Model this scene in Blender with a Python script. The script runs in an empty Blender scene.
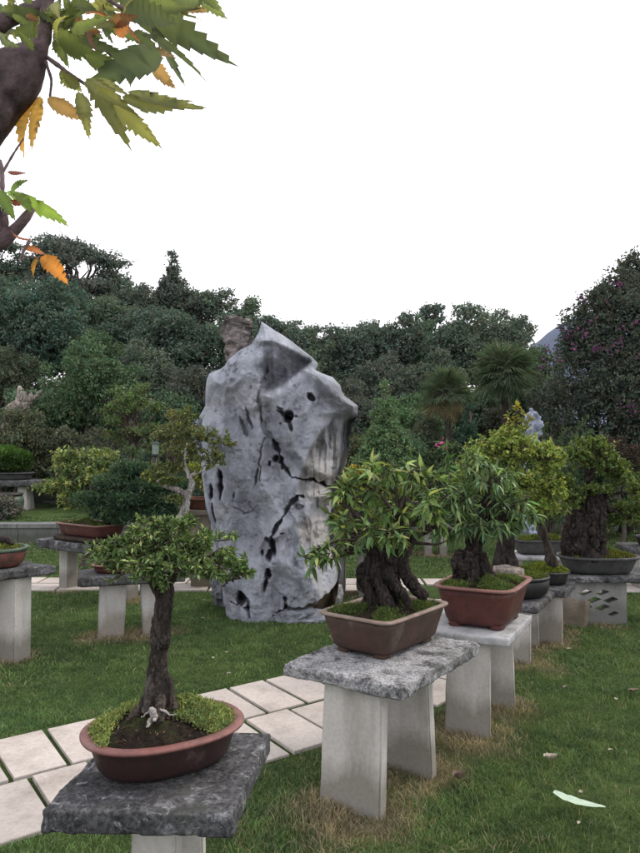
import bpy, bmesh, math, random
import numpy as np
from mathutils import Vector, noise as mnoise

random.seed(7)
RNG = np.random.default_rng(11)
SC = bpy.context.scene
COL = SC.collection
F_PX, CX, CY, HOR, EYE = 690.0, 320.0, 426.5, 445.0, 1.5
PITCH = math.atan((HOR - CY) / F_PX)

# ------------------------------------------------------------------ surveying helpers
def ray(px, py):
    dx, dy = (px - CX) / F_PX, (CY - py) / F_PX
    cp, sp = math.cos(PITCH), math.sin(PITCH)
    return np.array([dx, cp - dy * sp, sp + dy * cp])

def W(px, py, Y):
    """point of the place seen at photo pixel (px,py) at distance Y"""
    d = ray(px, py)
    return np.array([0, 0, EYE]) + d * (Y / d[1])

def G(px, py, z=0.0):
    d = ray(px, py)
    return np.array([0, 0, EYE]) + d * ((z - EYE) / d[2])

def V3(*a):
    return np.array(a, float)

def nrm(v):
    v = np.asarray(v, float)
    return v / (np.linalg.norm(v, axis=-1, keepdims=True) + 1e-12)

# ------------------------------------------------------------------ noise
def _hash(i, j, k, seed):
    h = (i.astype(np.int64) * 374761393 + j.astype(np.int64) * 668265263 + k.astype(np.int64) * 2147483647 + seed * 1274126177) & 0x7fffffff
    h = ((h ^ (h >> 13)) * 1274126177) & 0x7fffffff
    h = h ^ (h >> 16)
    return (h & 0xffff) / 65535.0

def vnoise(P, seed=0):
    P = np.asarray(P, float)
    I = np.floor(P).astype(np.int64); f = P - I
    f = f * f * f * (f * (f * 6 - 15) + 10)
    x, y, z = I[..., 0], I[..., 1], I[..., 2]
    fx, fy, fz = f[..., 0], f[..., 1], f[..., 2]
    def l(a, b, t): return a + (b - a) * t
    c = [_hash(x + a, y + b, z + d, seed) for a in (0, 1) for b in (0, 1) for d in (0, 1)]
    return l(l(l(c[0], c[1], fz), l(c[2], c[3], fz), fy), l(l(c[4], c[5], fz), l(c[6], c[7], fz), fy), fx) * 2 - 1

def fbm(P, octv=4, seed=0, gain=0.5):
    P = np.asarray(P, float); s = 0; a = 1.0; t = 0
    for o in range(octv):
        s = s + a * vnoise(P * 2 ** o + 17.3 * o, seed + o); t += a; a *= gain
    return s / t

def sstep(a, b, x):
    t = np.clip((x - a) / (b - a), 0, 1)
    return t * t * (3 - 2 * t)

# ------------------------------------------------------------------ mesh building
class MB:
    def __init__(self):
        self.v = []; self.f = []; self.c = []; self.n = 0; self.hascol = False
    def add(self, V, *Fs, col=None):
        V = np.asarray(V, float).reshape(-1, 3)
        for F in Fs:
            F = np.asarray(F, np.int64)
            if F.size: self.f.append(F + self.n)
        self.v.append(V); self.n += len(V)
        if col is None: c = np.ones((len(V), 3))
        else:
            c = np.asarray(col, float); self.hascol = True
            if c.ndim == 1: c = np.repeat(c[None], len(V), 0)
        self.c.append(c)
        return self
    def tube(self, pts, rad, seg=8, col=None, cap=True):
        pts = np.asarray(pts, float); n = len(pts)
        rad = np.broadcast_to(np.asarray(rad, float), (n,))
        T = np.gradient(pts, axis=0) if n > 2 else np.repeat((pts[-1] - pts[0])[None], n, 0)
        T = nrm(T)
        a = V3(0, 0, 1) if abs(T[0][2]) < 0.9 else V3(1, 0, 0)
        U = nrm(np.cross(T[0], a)); rings = []
        th = np.arange(seg) * 2 * math.pi / seg
        for i in range(n):
            U = nrm(U - T[i] * np.dot(U, T[i])); B = np.cross(T[i], U)
            rings.append(pts[i] + rad[i] * (np.cos(th)[:, None] * U + np.sin(th)[:, None] * B))
        V = np.concatenate(rings)
        k = np.arange(seg); k2 = (k + 1) % seg
        Q = np.concatenate([np.stack([i * seg + k, i * seg + k2, (i + 1) * seg + k2, (i + 1) * seg + k], 1) for i in range(n - 1)])
        Fs = [Q]
        if cap:
            V = np.concatenate([V, pts[:1], pts[-1:]])
            a, b = n * seg, n * seg + 1
            Fs.append(np.stack([np.full(seg, a), k2, k], 1))
            Fs.append(np.stack([np.full(seg, b), (n - 1) * seg + k, (n - 1) * seg + k2], 1))
        return self.add(V, *Fs, col=col)
    def hexa(self, P8, col=None):
        """8 corners: bottom 4 (ccw) then top 4"""
        F = [[3, 2, 1, 0], [4, 5, 6, 7], [0, 1, 5, 4], [1, 2, 6, 5], [2, 3, 7, 6], [3, 0, 4, 7]]
        return self.add(P8, F, col=col)
    def box(self, c, u, v, w, col=None):
        c, u, v, w = (np.asarray(x, float) for x in (c, u, v, w))
        return self.hexa([c - u - v - w, c + u - v - w, c + u + v - w, c - u + v - w, c - u - v + w, c + u - v + w, c + u + v + w, c - u + v + w], col)
    def build(self, name, mat, parent=None, smooth=True, origin=None, label=None, cat=None, group=None, kind=None):
        V = np.concatenate(self.v)
        return obj_np(name, V, self.f, mat, parent, smooth, origin, np.concatenate(self.c) if self.hascol else None, label, cat, group, kind)

def mesh_np(name, V, Fs, col=None, smooth=True):
    me = bpy.data.meshes.new(name)
    me.vertices.add(len(V)); me.vertices.foreach_set('co', np.ascontiguousarray(V, np.float32).ravel())
    loops = np.concatenate([F.ravel() for F in Fs]).astype(np.int32)
    tot = np.concatenate([np.full(len(F), F.shape[1]) for F in Fs])
    start = np.concatenate([[0], np.cumsum(tot)[:-1]]).astype(np.int32)
    me.loops.add(len(loops)); me.loops.foreach_set('vertex_index', loops)
    me.polygons.add(len(tot)); me.polygons.foreach_set('loop_start', start)
    me.polygons.foreach_set('use_smooth', np.full(len(tot), smooth))
    me.update(calc_edges=True)
    if col is not None:
        at = me.color_attributes.new('Col', 'FLOAT_COLOR', 'POINT')
        c4 = np.ones((len(V), 4), np.float32); c4[:, :3] = col
        at.data.foreach_set('color', c4.ravel())
    return me

def wloc(o):
    p = V3(0, 0, 0)
    while o is not None:
        p = p + np.array(o.location); o = o.parent
    return p

def obj_np(name, V, Fs, mat, parent=None, smooth=True, origin=None, col=None, label=None, cat=None, group=None, kind=None):
    V = np.asarray(V, float)
    if parent is not None: off = wloc(parent)
    elif origin is not None: off = np.asarray(origin, float)
    else: off = V3(0, 0, 0)
    me = mesh_np(name, V - off, Fs, col, smooth)
    o = bpy.data.objects.new(name, me); COL.objects.link(o)
    if parent is not None: o.parent = parent
    else: o.location = off
    if mat: me.materials.append(mat)
    tag(o, label, cat, group, kind)
    return o

def tag(o, label=None, cat=None, group=None, kind=None):
    if label: o['label'] = label
    if cat: o['category'] = cat
    if group: o['group'] = group
    if kind: o['kind'] = kind
    return o

def thing(name, label, cat, loc, group=None):
    o = bpy.data.objects.new(name, None); COL.objects.link(o)
    o.empty_display_size = 0.1
    o.location = [float(x) for x in loc]
    return tag(o, label, cat, group)

def remesh(mb, voxel, smooth_iter=0):
    """union of everything in mb as one organic surface -> V, F"""
    V = np.concatenate(mb.v)
    me = mesh_np('tmp', V, mb.f)
    o = bpy.data.objects.new('tmp', me); COL.objects.link(o)
    m = o.modifiers.new('r', 'REMESH'); m.mode = 'VOXEL'; m.voxel_size = voxel
    if smooth_iter:
        s = o.modifiers.new('s', 'SMOOTH'); s.iterations = smooth_iter; s.factor = 0.5
    dg = bpy.context.evaluated_depsgraph_get()
    ev = o.evaluated_get(dg); em = ev.to_mesh()
    n = len(em.vertices); V = np.empty(n * 3, np.float32); em.vertices.foreach_get('co', V)
    N = np.empty(n * 3, np.float32); em.vertices.foreach_get('normal', N)
    q = [p.vertices[:] for p in em.polygons]
    Fs = []
    for k in (3, 4):
        s = [p for p in q if len(p) == k]
        if s: Fs.append(np.array(s, np.int64))
    ev.to_mesh_clear(); bpy.data.objects.remove(o); bpy.data.meshes.remove(me)
    return V.reshape(-1, 3).astype(float), N.reshape(-1, 3).astype(float), Fs

# ------------------------------------------------------------------ materials
def nmat(name):
    m = bpy.data.materials.new(name); m.use_nodes = True
    nt = m.node_tree; nt.nodes.clear()
    out = nt.nodes.new('ShaderNodeOutputMaterial')
    return m, nt, out

def nd(nt, t, **kw):
    n = nt.nodes.new(t)
    for k, v in kw.items():
        if k.startswith('i_'):
            n.inputs[k[2:].replace('_', ' ')].default_value = v
        else: setattr(n, k, v)
    return n

def ramp(nt, fac, stops):
    r = nt.nodes.new('ShaderNodeValToRGB')
    el = r.color_ramp.elements
    while len(el) < len(stops): el.new(0.5)
    for e, (p, c) in zip(el, stops):
        e.position = p; e.color = (*c, 1) if len(c) == 3 else c
    nt.links.new(fac, r.inputs['Fac'])
    return r.outputs['Color']

def noise_n(nt, scale, detail=6, rough=0.6, vec=None, dist=0.0):
    n = nd(nt, 'ShaderNodeTexNoise'); n.inputs['Scale'].default_value = scale
    n.inputs['Detail'].default_value = detail; n.inputs['Roughness'].default_value = rough
    n.inputs['Distortion'].default_value = dist
    if vec is not None: nt.links.new(vec, n.inputs['Vector'])
    return n.outputs['Fac']

def mixc(nt, fac, a, b, mode='MIX'):
    m = nd(nt, 'ShaderNodeMix', data_type='RGBA', blend_type=mode)
    for sock, x in ((0, fac), (6, a), (7, b)):
        if isinstance(x, (int, float)): m.inputs[sock].default_value = x
        elif isinstance(x, (tuple, list)): m.inputs[sock].default_value = (*x, 1) if len(x) == 3 else x
        else: nt.links.new(x, m.inputs[sock])
    return m.outputs[2]

def coords(nt, scale=(1, 1, 1), rot=(0, 0, 0)):
    t = nd(nt, 'ShaderNodeNewGeometry'); mp = nd(nt, 'ShaderNodeMapping')
    mp.inputs['Scale'].default_value = scale; mp.inputs['Rotation'].default_value = rot
    nt.links.new(t.outputs['Position'], mp.inputs['Vector'])
    return mp.outputs['Vector']

def finish(nt, out, color, rough=0.8, bump=None, bstr=0.3, bdist=0.01, spec=0.3, metal=0):
    b = nd(nt, 'ShaderNodeBsdfPrincipled')
    if isinstance(color, tuple): b.inputs['Base Color'].default_value = (*color, 1)
    else: nt.links.new(color, b.inputs['Base Color'])
    if isinstance(rough, (int, float)): b.inputs['Roughness'].default_value = rough
    else: nt.links.new(rough, b.inputs['Roughness'])
    b.inputs['Specular IOR Level'].default_value = spec
    b.inputs['Metallic'].default_value = metal
    if bump is not None:
        bn = nd(nt, 'ShaderNodeBump'); bn.inputs['Strength'].default_value = bstr; bn.inputs['Distance'].default_value = bdist
        nt.links.new(bump, bn.inputs['Height']); nt.links.new(bn.outputs['Normal'], b.inputs['Normal'])
    nt.links.new(b.outputs['BSDF'], out.inputs['Surface'])
    return b

def attr(nt, name='Col'):
    a = nd(nt, 'ShaderNodeAttribute'); a.attribute_name = name
    return a.outputs['Color']

MAT = {}
def leaf_mat(name, trans=0.35, rough=0.5, tint=(1.25, 1.2, 0.7), spec=0.35):
    m, nt, out = nmat(name)
    c = attr(nt)
    v = noise_n(nt, 9.0, 2, 0.5, coords(nt))
    c2 = mixc(nt, 1.0, c, ramp(nt, v, [(0.3, (0.72, 0.75, 0.8)), (0.7, (1.25, 1.2, 1.1))]), 'MULTIPLY')
    b = nd(nt, 'ShaderNodeBsdfPrincipled')
    nt.links.new(c2, b.inputs['Base Color']); b.inputs['Roughness'].default_value = rough
    b.inputs['Specular IOR Level'].default_value = spec
    t = nd(nt, 'ShaderNodeBsdfTranslucent')
    nt.links.new(mixc(nt, 1.0, c2, tint, 'MULTIPLY'), t.inputs['Color'])
    mx = nd(nt, 'ShaderNodeMixShader'); mx.inputs[0].default_value = trans
    nt.links.new(b.outputs[0], mx.inputs[1]); nt.links.new(t.outputs[0], mx.inputs[2])
    nt.links.new(mx.outputs[0], out.inputs['Surface'])
    MAT[name] = m
leaf_mat('leaf', 0.30, 0.45, (1.35, 1.3, 0.6), 0.3); leaf_mat('far_leaf', 0.2, 0.75, (1.1, 1.15, 0.8), 0.15)
leaf_mat('grass_blade', 0.25, 0.6, (1.2, 1.2, 0.6), 0.2)
leaf_mat('canopy_leaf', 0.58, 0.5, (2.0, 1.9, 1.0), 0.3)
leaf_mat('moss_leaf', 0.15, 0.8, (1.1, 1.1, 0.7), 0.1)
leaf_mat('petal', 0.3, 0.6, (1.1, 1.0, 1.1), 0.2)

def stone_slab(name, dark, mid, light, s=9.0, lo=0.42, hi=0.6):
    m, nt, out = nmat(name); p = coords(nt)
    n1 = noise_n(nt, s, 9, 0.68, p, 0.4); n2 = noise_n(nt, s * 7, 8, 0.7, p); n3 = noise_n(nt, s * 0.45, 4, 0.6, p)
    c = ramp(nt, n1, [(0.36, dark), (lo + 0.02, tuple((a + b) / 2 for a, b in zip(dark, mid))), (hi - 0.04, mid), (hi + 0.06, light)])
    sp = ramp(nt, n2, [(0.42, (0.3, 0.3, 0.32)), (0.56, (1, 1, 1)), (0.72, (1.35, 1.33, 1.3))])
    c = mixc(nt, 0.85, c, sp, 'MULTIPLY')
    n5 = noise_n(nt, s * 2.6, 10, 0.75, p, 0.8)
    c = mixc(nt, ramp(nt, n5, [(0.57, (0, 0, 0)), (0.66, (0.85, 0.85, 0.85))]), c, light)
    c = mixc(nt, ramp(nt, n5, [(0.33, (0.9, 0.9, 0.9)), (0.42, (0, 0, 0))]), c, dark)
    c = mixc(nt, ramp(nt, n3, [(0.52, (0, 0, 0)), (0.66, (1, 1, 1))]), c, mixc(nt, 0.75, c, (0.05, 0.052, 0.045)))
    finish(nt, out, c, 0.9, n2, 0.7, 0.006, 0.2)
    MAT[name] = m
stone_slab('slab_dark', (0.032, 0.032, 0.034), (0.105, 0.105, 0.11), (0.31, 0.31, 0.325), 11, 0.43, 0.6)
stone_slab('slab_grey', (0.065, 0.065, 0.07), (0.24, 0.24, 0.25), (0.39, 0.39, 0.395), 15, 0.38, 0.48)
stone_slab('slab_pale', (0.06, 0.06, 0.063), (0.31, 0.31, 0.315), (0.46, 0.46, 0.465), 6, 0.34, 0.44)
stone_slab('slab_far', (0.04, 0.04, 0.042), (0.12, 0.12, 0.125), (0.26, 0.26, 0.27), 7)

def plaster(name, base, grime, amount=0.5, green=False):
    m, nt, out = nmat(name)
    p = coords(nt); ps = coords(nt, (1, 1, 0.25))
    n1 = noise_n(nt, 5, 7, 0.65, ps, 0.3); n2 = noise_n(nt, 60, 5, 0.6, p)
    geo = nd(nt, 'ShaderNodeNewGeometry'); sep = nd(nt, 'ShaderNodeSeparateXYZ'); nt.links.new(geo.outputs['Position'], sep.inputs[0])
    mr = nd(nt, 'ShaderNodeMapRange'); mr.inputs[1].default_value = 0.0; mr.inputs[2].default_value = 0.22; mr.inputs[3].default_value = 0.55; mr.inputs[4].default_value = 0.0
    nt.links.new(sep.outputs['Z'], mr.inputs[0])
    ad = nd(nt, 'ShaderNodeMath', operation='ADD'); nt.links.new(n1, ad.inputs[0]); nt.links.new(mr.outputs[0], ad.inputs[1])
    k = ramp(nt, ad.outputs[0], [(0.42, (0, 0, 0)), (0.74, (amount, amount, amount))])
    c = mixc(nt, k, base, grime)
    c = mixc(nt, 0.5, c, ramp(nt, n2, [(0.3, (0.75, 0.75, 0.75)), (0.6, (1.05, 1.05, 1.05))]), 'MULTIPLY')
    finish(nt, out, c, 0.85, n2, 0.35, 0.004, 0.2)
    MAT[name] = m
plaster('leg_white', (0.48, 0.46, 0.435), (0.17, 0.155, 0.13), 0.8)
plaster('leg_old', (0.45, 0.435, 0.42), (0.22, 0.19, 0.16), 0.85)
plaster('slab_white', (0.41, 0.41, 0.42), (0.10, 0.10, 0.105), 1.0)
plaster('panel_grey', (0.27, 0.27, 0.265), (0.12, 0.12, 0.11), 0.8)
plaster('block_stone', (0.27, 0.23, 0.19), (0.13, 0.11, 0.08), 0.9)
plaster('wall_stone', (0.20, 0.20, 0.20), (0.08, 0.085, 0.07), 0.9)

def pot_mat(name, base, alt, rough=0.45, spec=0.35):
    m, nt, out = nmat(name); p = coords(nt)
    n1 = noise_n(nt, 14, 6, 0.65, p, 0.5); n2 = noise_n(nt, 120, 4, 0.6, p)
    c = ramp(nt, n1, [(0.3, alt), (0.62, base)])
    ln = noise_n(nt, 5, 8, 0.75, coords(nt, (1, 1, 0.5)), 0.8)
    c = mixc(nt, ramp(nt, ln, [(0.56, (0, 0, 0)), (0.74, (0.42, 0.42, 0.42))]), c, (0.22, 0.2, 0.18))
    r = ramp(nt, n1, [(0.3, (rough + 0.25,) * 3), (0.7, (rough,) * 3)])
    finish(nt, out, c, r, n2, 0.15, 0.002, spec)
    MAT[name] = m
pot_mat('pot_brown', (0.040, 0.021, 0.019), (0.022, 0.013, 0.012), 0.35)
pot_mat('rim_red', (0.19, 0.078, 0.069), (0.10, 0.045, 0.04), 0.42)
pot_mat('pot_umber', (0.070, 0.040, 0.030), (0.040, 0.025, 0.020), 0.5)
pot_mat('rim_tan', (0.25, 0.185, 0.155), (0.13, 0.095, 0.08), 0.5)
pot_mat('pot_red', (0.105, 0.036, 0.030), (0.055, 0.022, 0.02), 0.45)
pot_mat('rim_redbrown', (0.21, 0.10, 0.085), (0.12, 0.06, 0.05), 0.5)
pot_mat('pot_dark', (0.022, 0.021, 0.022), (0.014, 0.013, 0.013), 0.4)
pot_mat('pot_grey', (0.065, 0.066, 0.066), (0.035, 0.036, 0.036), 0.6)
pot_mat('pot_greenrim', (0.05, 0.085, 0.06), (0.03, 0.05, 0.035), 0.35)
pot_mat('pot_glaze', (0.16, 0.055, 0.04), (0.03, 0.03, 0.03), 0.35)

def bark(name, a, b, s=26, light=None, stretch=0.25, bs=0.9):
    m, nt, out = nmat(name); p = coords(nt, (1, 1, stretch)); q = coords(nt)
    n1 = noise_n(nt, s, 8, 0.7, p, 0.6); n2 = noise_n(nt, s * 4, 6, 0.7, q)
    c = ramp(nt, n1, [(0.32, a), (0.62, b)])
    if light:
        n3 = noise_n(nt, 7, 5, 0.65, q, 0.3)
        c = mixc(nt, ramp(nt, n3, [(0.56, (0, 0, 0)), (0.68, (0.8, 0.8, 0.8))]), c, light)
    c = mixc(nt, 0.8, c, ramp(nt, n2, [(0.3, (0.4, 0.4, 0.4)), (0.65, (1.3, 1.3, 1.3))]), 'MULTIPLY')
    g = nd(nt, 'ShaderNodeNewGeometry')
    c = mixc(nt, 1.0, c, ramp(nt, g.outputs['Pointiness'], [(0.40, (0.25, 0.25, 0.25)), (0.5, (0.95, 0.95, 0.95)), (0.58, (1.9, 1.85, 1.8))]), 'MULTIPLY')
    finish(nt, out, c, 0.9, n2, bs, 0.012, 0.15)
    MAT[name] = m
bark('bark_dark', (0.006, 0.005, 0.005), (0.046, 0.037, 0.034), 30)
bark('bark_mid', (0.014, 0.011, 0.010), (0.075, 0.062, 0.054), 30, (0.14, 0.13, 0.12))
bark('bark_far', (0.022, 0.019, 0.017), (0.07, 0.06, 0.055), 8)
bark('bark_limb', (0.045, 0.032, 0.037), (0.11, 0.08, 0.086), 14, None, 0.5, 0.5)
bark('deadwood', (0.12, 0.11, 0.105), (0.42, 0.40, 0.39), 30, (0.07, 0.06, 0.055))
bark('driftwood', (0.10, 0.085, 0.075), (0.27, 0.24, 0.21), 6)
bark('wood_base', (0.012, 0.009, 0.008), (0.04, 0.03, 0.025), 20)

def soil():
    m, nt, out = nmat('soil'); p = coords(nt)
    n1 = noise_n(nt, 35, 8, 0.7, p); n2 = noise_n(nt, 10, 4, 0.6, p)
    c = ramp(nt, n1, [(0.3, (0.005, 0.004, 0.004)), (0.65, (0.036, 0.026, 0.02))])
    c = mixc(nt, ramp(nt, n2, [(0.45, (0, 0, 0)), (0.62, (1, 1, 1))]), c, mixc(nt, n1, (0.015, 0.02, 0.008), (0.05, 0.06, 0.02)))
    finish(nt, out, c, 0.95, n1, 1.0, 0.012, 0.1)
    MAT['soil'] = m
soil()

def rock_mat():
    m, nt, out = nmat('limestone'); p = coords(nt); q = coords(nt, (1, 1, 0.12))
    c = attr(nt)
    n1 = noise_n(nt, 5, 10, 0.68, p, 0.5); n2 = noise_n(nt, 26, 9, 0.72, p); n3 = noise_n(nt, 90, 6, 0.7, p); n4 = noise_n(nt, 11, 8, 0.65, q, 0.4)
    c = mixc(nt, 1.0, c, ramp(nt, n1, [(0.28, (0.80, 0.80, 0.82)), (0.5, (0.98, 0.98, 0.98)), (0.75, (1.14, 1.13, 1.12))]), 'MULTIPLY')
    c = mixc(nt, 0.9, c, ramp(nt, n2, [(0.30, (0.45, 0.44, 0.44)), (0.385, (0.96, 0.96, 0.96)), (0.7, (1.1, 1.1, 1.1))]), 'MULTIPLY')
    c = mixc(nt, 0.4, c, ramp(nt, n4, [(0.32, (0.5, 0.47, 0.45)), (0.46, (1, 1, 1))]), 'MULTIPLY')
    g = nd(nt, 'ShaderNodeNewGeometry')
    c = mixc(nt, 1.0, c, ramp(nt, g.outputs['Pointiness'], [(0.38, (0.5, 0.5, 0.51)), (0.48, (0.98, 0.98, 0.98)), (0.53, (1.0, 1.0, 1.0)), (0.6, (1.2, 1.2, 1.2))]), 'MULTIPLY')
    h = mixc(nt, 0.45, n2, n3)
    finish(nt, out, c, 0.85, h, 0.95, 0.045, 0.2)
    MAT['limestone'] = m
rock_mat()

def ground_mat():
    m, nt, out = nmat('lawn_ground'); p = coords(nt)
    n1 = noise_n(nt, 1.1, 6, 0.6, p, 0.3); n2 = noise_n(nt, 55, 6, 0.75, p); n3 = noise_n(nt, 9, 5, 0.65, p)
    c = ramp(nt, n1, [(0.3, (0.034, 0.056, 0.018)), (0.5, (0.052, 0.085, 0.027)), (0.72, (0.08, 0.11, 0.04))])
    c = mixc(nt, 0.9, c, ramp(nt, n3, [(0.3, (0.55, 0.6, 0.6)), (0.68, (1.35, 1.3, 1.2))]), 'MULTIPLY')
    c = mixc(nt, 0.9, c, ramp(nt, n2, [(0.28, (0.4, 0.42, 0.4)), (0.7, (1.4, 1.4, 1.35))]), 'MULTIPLY')
    a = attr(nt)   # worn straw patches and woodland floor
    sp = nd(nt, 'ShaderNodeSeparateColor'); nt.links.new(a, sp.inputs[0])
    c = mixc(nt, sp.outputs[0], c, mixc(nt, n2, (0.09, 0.065, 0.035), (0.22, 0.18, 0.11)))
    c = mixc(nt, sp.outputs[1], c, mixc(nt, n3, (0.008, 0.014, 0.008), (0.03, 0.042, 0.025)))
    finish(nt, out, c, 0.95, n2, 0.8, 0.03, 0.1)
    MAT['lawn_ground'] = m
ground_mat()

def paver_mat():
    m, nt, out = nmat('paving'); p = coords(nt); c = attr(nt)
    n1 = noise_n(nt, 3, 6, 0.6, p); n2 = noise_n(nt, 45, 7, 0.7, p)
    c = mixc(nt, 1.0, c, ramp(nt, n1, [(0.3, (0.7, 0.69, 0.67)), (0.5, (0.98, 0.98, 0.98)), (0.7, (1.1, 1.09, 1.07))]), 'MULTIPLY')
    c = mixc(nt, 0.8, c, ramp(nt, n2, [(0.28, (0.72, 0.7, 0.68)), (0.55, (1.02, 1.02, 1.02))]), 'MULTIPLY')
    finish(nt, out, c, 0.85, n2, 0.3, 0.004, 0.25)
    MAT['paving'] = m
paver_mat()

def plain(name, c, rough=0.7, ns=30, amt=0.3):
    m, nt, out = nmat(name); n1 = noise_n(nt, ns, 5, 0.6, coords(nt))
    cc = mixc(nt, 1.0, c, ramp(nt, n1, [(0.3, (1 - amt,) * 3), (0.7, (1 + amt,) * 3)]), 'MULTIPLY')
    finish(nt, out, cc, rough, n1, 0.2, 0.004, 0.3); MAT[name] = m
plain('far_hill', (0.085, 0.105, 0.15), 1.0, 0.05, 0.25)
plain('lamp_metal', (0.03, 0.035, 0.035), 0.5)
plain('lamp_glass', (0.17, 0.22, 0.19), 0.25)
plain('dry_leaf', (0.14, 0.10, 0.075), 0.8, 60)
plain('pale_leaf', (0.37, 0.47, 0.36), 0.6, 40, 0.12)
plain('cream_leaf', (0.33, 0.29, 0.23), 0.7, 60)
plain('tray_terracotta', (0.14, 0.062, 0.04), 0.7, 20)

# ------------------------------------------------------------------ leaves
def T(vs, fs): return np.array(vs, float), np.array(fs, np.int64)
def lance(w=0.22, droop=0.15, fold=0.06):
    v = [(0, 0, 0)]
    for y, k in ((0.3, 1.0), (0.66, 0.78)):
        z = -droop * y * y
        v += [(-w / 2 * k, y, z + fold * k), (0, y, z), (w / 2 * k, y, z + fold * k)]
    v.append((0, 1, -droop))
    return T(v, [(0, 2, 1), (0, 3, 2), (1, 2, 5), (1, 5, 4), (2, 3, 6), (2, 6, 5), (4, 5, 7), (5, 6, 7)])
def diamond(w=0.45, fold=0.08, droop=0.1):
    return T([(0, 0, 0), (w / 2, 0.45, fold), (0, 1, -droop), (-w / 2, 0.45, fold)], [(0, 1, 2), (0, 2, 3)])
def tuft(n, w, spread, rng, up=0.4):
    """several small leaves in one template (for foliage farther away)"""
    V, Fc = [], []; b = diamond(w)
    for i in range(n):
        d = nrm(rng.normal(size=3) * spread + V3(0, up, 0)); N = nrm(rng.normal(size=3) + V3(0, 0, 1))
        N = nrm(N - d * np.dot(N, d)); X = np.cross(d, N)
        o = rng.normal(size=3) * 0.28
        V.append(o + b[0][:, :1] * X * 0.62 + b[0][:, 1:2] * d * 0.62 + b[0][:, 2:] * N * 0.62); Fc.append(b[1] + 4 * i)
    return np.concatenate(V), np.concatenate(Fc)
TL = {'lance': lance(), 'willow': lance(0.2, 0.34, 0.04), 'peach': lance(0.27, 0.3, 0.05), 'small': diamond(0.34), 'oval': diamond(0.55), 'needle': T([(-0.03, 0, 0), (0.03, 0, 0), (0, 1, 0)], [(0, 1, 2)])}
_r = np.random.default_rng(5)
TUFT = [tuft(5, 0.5, 0.9, _r) for _ in range(4)]
TUFT_N = [tuft(7, 0.16, 0.7, _r, 0.9) for _ in range(4)]

def put_leaves(mb, tmpl, P, D, N, S, C):
    tv, tf = tmpl; n = len(P)
    if n == 0: return
    D = nrm(D); N = nrm(N - D * np.sum(N * D, 1, keepdims=True)); X = np.cross(D, N)
    S = np.broadcast_to(np.asarray(S, float), (n,))[:, None, None]
    V = P[:, None, :] + S * (tv[None, :, 0:1] * X[:, None] + tv[None, :, 1:2] * D[:, None] + tv[None, :, 2:3] * N[:, None])
    F = tf[None] + (np.arange(n) * len(tv))[:, None, None]
    mb.add(V.reshape(-1, 3), F.reshape(-1, 3), col=np.repeat(C, len(tv), 0))

def rdir(n, rng, up=0.0):
    d = nrm(rng.normal(size=(n, 3))); d[:, 2] += up
    return nrm(d)

def col_mix(n, rng, base, var=0.25, alt=None, p=0.0):
    c = np.repeat(np.array(base, float)[None], n, 0)
    if alt is not None:
        k = rng.random(n) < p; c[k] = alt
    c = c * (1 + var * rng.normal(size=(n, 1)))
    c[:, 0] *= 1 + 0.12 * rng.normal(size=n)
    return np.clip(c, 0.003, 0.9)

def twig_crown(blobs, per, lens, tm, base, alt, palt, rng, droop=0.3, up=0.3, leafs=9, twig_r=0.0018, var=0.22, lo=0.2):
    """leafy shoots inside ellipsoids -> leaf MB, twig MB"""
    L, B = MB(), MB()
    for c, r, n in blobs:
        c = np.asarray(c, float); r = np.broadcast_to(np.asarray(r, float), (3,))
        d = rdir(n, rng, up); st = c + d * r * rng.uniform(0.05, 0.5, (n, 1)); en = c + d * r * rng.uniform(0.7, 1.12, (n, 1)) + V3(0, 0, 1) * r[2] * rng.uniform(-0.1, 0.25, (n, 1))
        for a, b in zip(st, en):
            m = (a + b) / 2 + rng.normal(size=3) * 0.1 * np.linalg.norm(b - a)
            B.tube([a, m, b], [twig_r * 1.6, twig_r * 1.2, twig_r * 0.6], 4, cap=False)
        t = rng.uniform(lo, 1.0, (n, leafs)); ax = nrm(en - st)
        P = (st[:, None] + (en - st)[:, None] * t[..., None]).reshape(-1, 3)
        A = np.repeat(ax, leafs, 0); k = len(P)
        D = A * 0.55 + rdir(k, rng) * 0.85; D[:, 2] -= droop
        N = rng.normal(size=(k, 3)) * 0.5 + V3(0, 0, 1)
        S = rng.uniform(lens[0], lens[1], k)
        put_leaves(L, TL[tm], P, D, N, S, col_mix(k, rng, base, var, alt, palt))
    return L, B

# ------------------------------------------------------------------ terrain
def ground_z(x, y):
    x = np.asarray(x, float); y = np.asarray(y, float)
    rise = np.clip(y - 15, 0, 17)
    side = np.where(x < 0, 1.0, np.clip(1 - x * 0.035, 0.55, 1))
    z = 0.25 * rise * side
    left = sstep(-2.9, -3.3, x - (y - 10.5) * -0.02) * sstep(10.72, 10.8, y) * 0.27    # raised lawn behind the low wall
    z = z + left * (1 - sstep(15, 20, y))
    z = z + 0.012 * fbm(np.stack([x * 1.7, y * 1.7, x * 0], -1), 3, 3) * (y < 14)
    return z

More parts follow.
